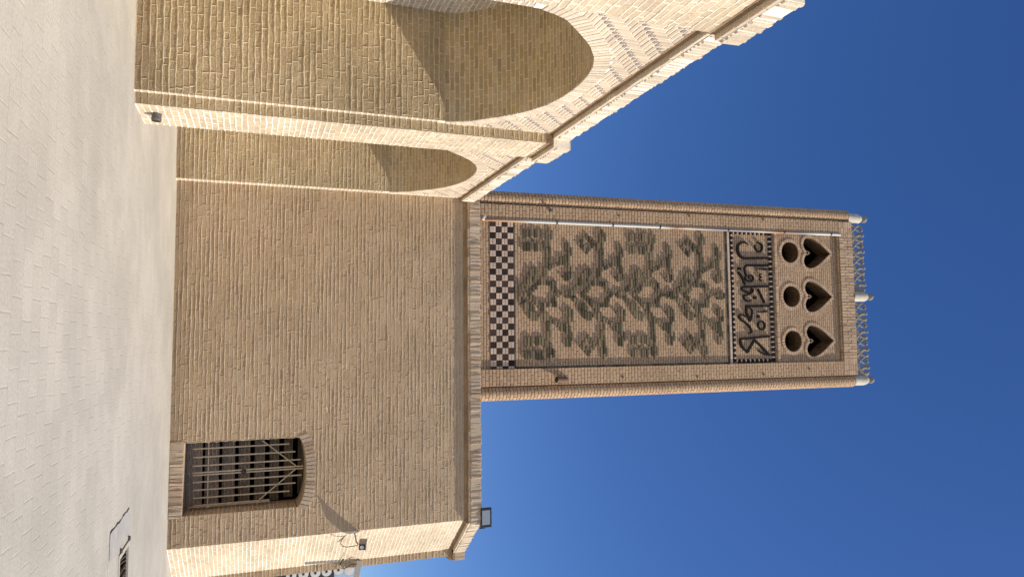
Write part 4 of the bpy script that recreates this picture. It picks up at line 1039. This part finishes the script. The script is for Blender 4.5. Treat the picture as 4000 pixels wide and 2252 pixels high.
# floodlight above the cornice
pf = on_y(1902, 2022, 16.22)
t = thing('floodlight', 'black rectangular floodlight standing on the cornice by the roof corner', 'floodlight', (pf.x, 16.3, 6.77))
c = lambda a, b: on_y(1720+a/6.59, 1960+b/6.59, 16.22)
p0, p1 = c(1070, 160), c(1325, 640); 
xa, xb, za, zb = p0.x, p1.x, min(p0.z, p1.z)-.03, max(p0.z, p1.z)
za = c(1045, 400).z; zb = c(1325, 400).z
m = MB(); m.box((xa, 16.29, za), (xb-xa, 0, 0), (0, 0, zb-za), (0, -.07, 0), inset=.018, back=True); m.obj('housing', 'black', t)
m = MB(); m.box((xa+.05, 16.222, za+.03), (xb-xa-.12, 0, 0), (0, 0, zb-za-.075), (0, -.006, 0), inset=.003); m.obj('glass', 'glass', t)
m = MB(); m.box((xb-.012, 16.27, za-.03), (.03, 0, 0), (0, 0, .14), (0, -.03, 0), back=True); m.box((xa+.05, 16.35, 6.72), (xb-xa-.1, 0, 0), (0, 0, .06), (0, -.03, 0), back=True); m.obj('bracket', 'black', t)
for (a, b) in ((1335, 275), (1325, 520)):
    p = c(a, b); m = MB(); m.lathe((p.x, 16.25, zb-.004), [(.012, 0), (.012, .012), (0, .012)], 8); m.obj('bolt', 'black', t)

# signboard far behind at the picture's edge: dark board with slotted white discs, pale blue board, cog disc
SY = 20.5
def sg(a, b, y=SY): return on_y(1080+a/6.44, 2060+b/6.44, y)
t = thing('signboard', 'dark signboard carrying slotted white discs beyond the brick corner', 'sign', sg(900, 1200))
q0, q1 = sg(1450, 1000), sg(-300, 1420)
m = MB(); m.box((q0.x-.35, SY+.02, q1.z-.2), (1.9, 0, 0), (0, 0, q0.z-q1.z+.2), (0, -.02, 0), back=True); m.obj('board', 'signdark', t)
def disc(a, b, r_, parent, cog=False):
    p = sg(a, b, SY-.03); m = MB(); seg = 40; pts = []
    for k in range(seg):
        rr = r_*(1+(.09 if (k % 5) < 2 else -.05)) if cog else r_
        pts.append((p.x+rr*math.cos(2*math.pi*k/seg), p.z+rr*math.sin(2*math.pi*k/seg)))
    for k in range(seg):
        x0, z0 = pts[k]; x1, z1 = pts[(k+1) % seg]
        m.face([(p.x, SY-.06, p.z), (x0, SY-.055, z0), (x1, SY-.055, z1)], None); m.face([(x0, SY-.055, z0), (x0, SY-.01, z0), (x1, SY-.01, z1), (x1, SY-.055, z1)], None)
    o = m.obj('cog_disc' if cog else 'disc', 'signwhite', parent)
    if not cog:
        s2 = MB(); s2.box((p.x-.055, SY-.061, p.z-.035), (.09, 0, 0), (0, 0, .06), (0, -.004, 0)); s2.obj('slot', 'black', o)
    return o
for a, b in ((370, 1190), (680, 1150), (980, 1120), (1260, 1085), (1560, 1045)): disc(a, b, .135, t)
disc(1830, 1060, .13, t, True)
m = MB(); m.box((q0.x-.4, SY+.06, q0.z-.9), (2.4, 0, 0), (0, 0, 1.62), (0, -.02, 0), back=True); m.obj('backing_board', 'signblue', t)
for x in (q0.x+.1, q0.x+1.7):
    m = MB(); m.tube([(x, SY+.09, 0), (x, SY+.09, q0.z)], .04, 8); m.obj('post', 'dgrey', t)
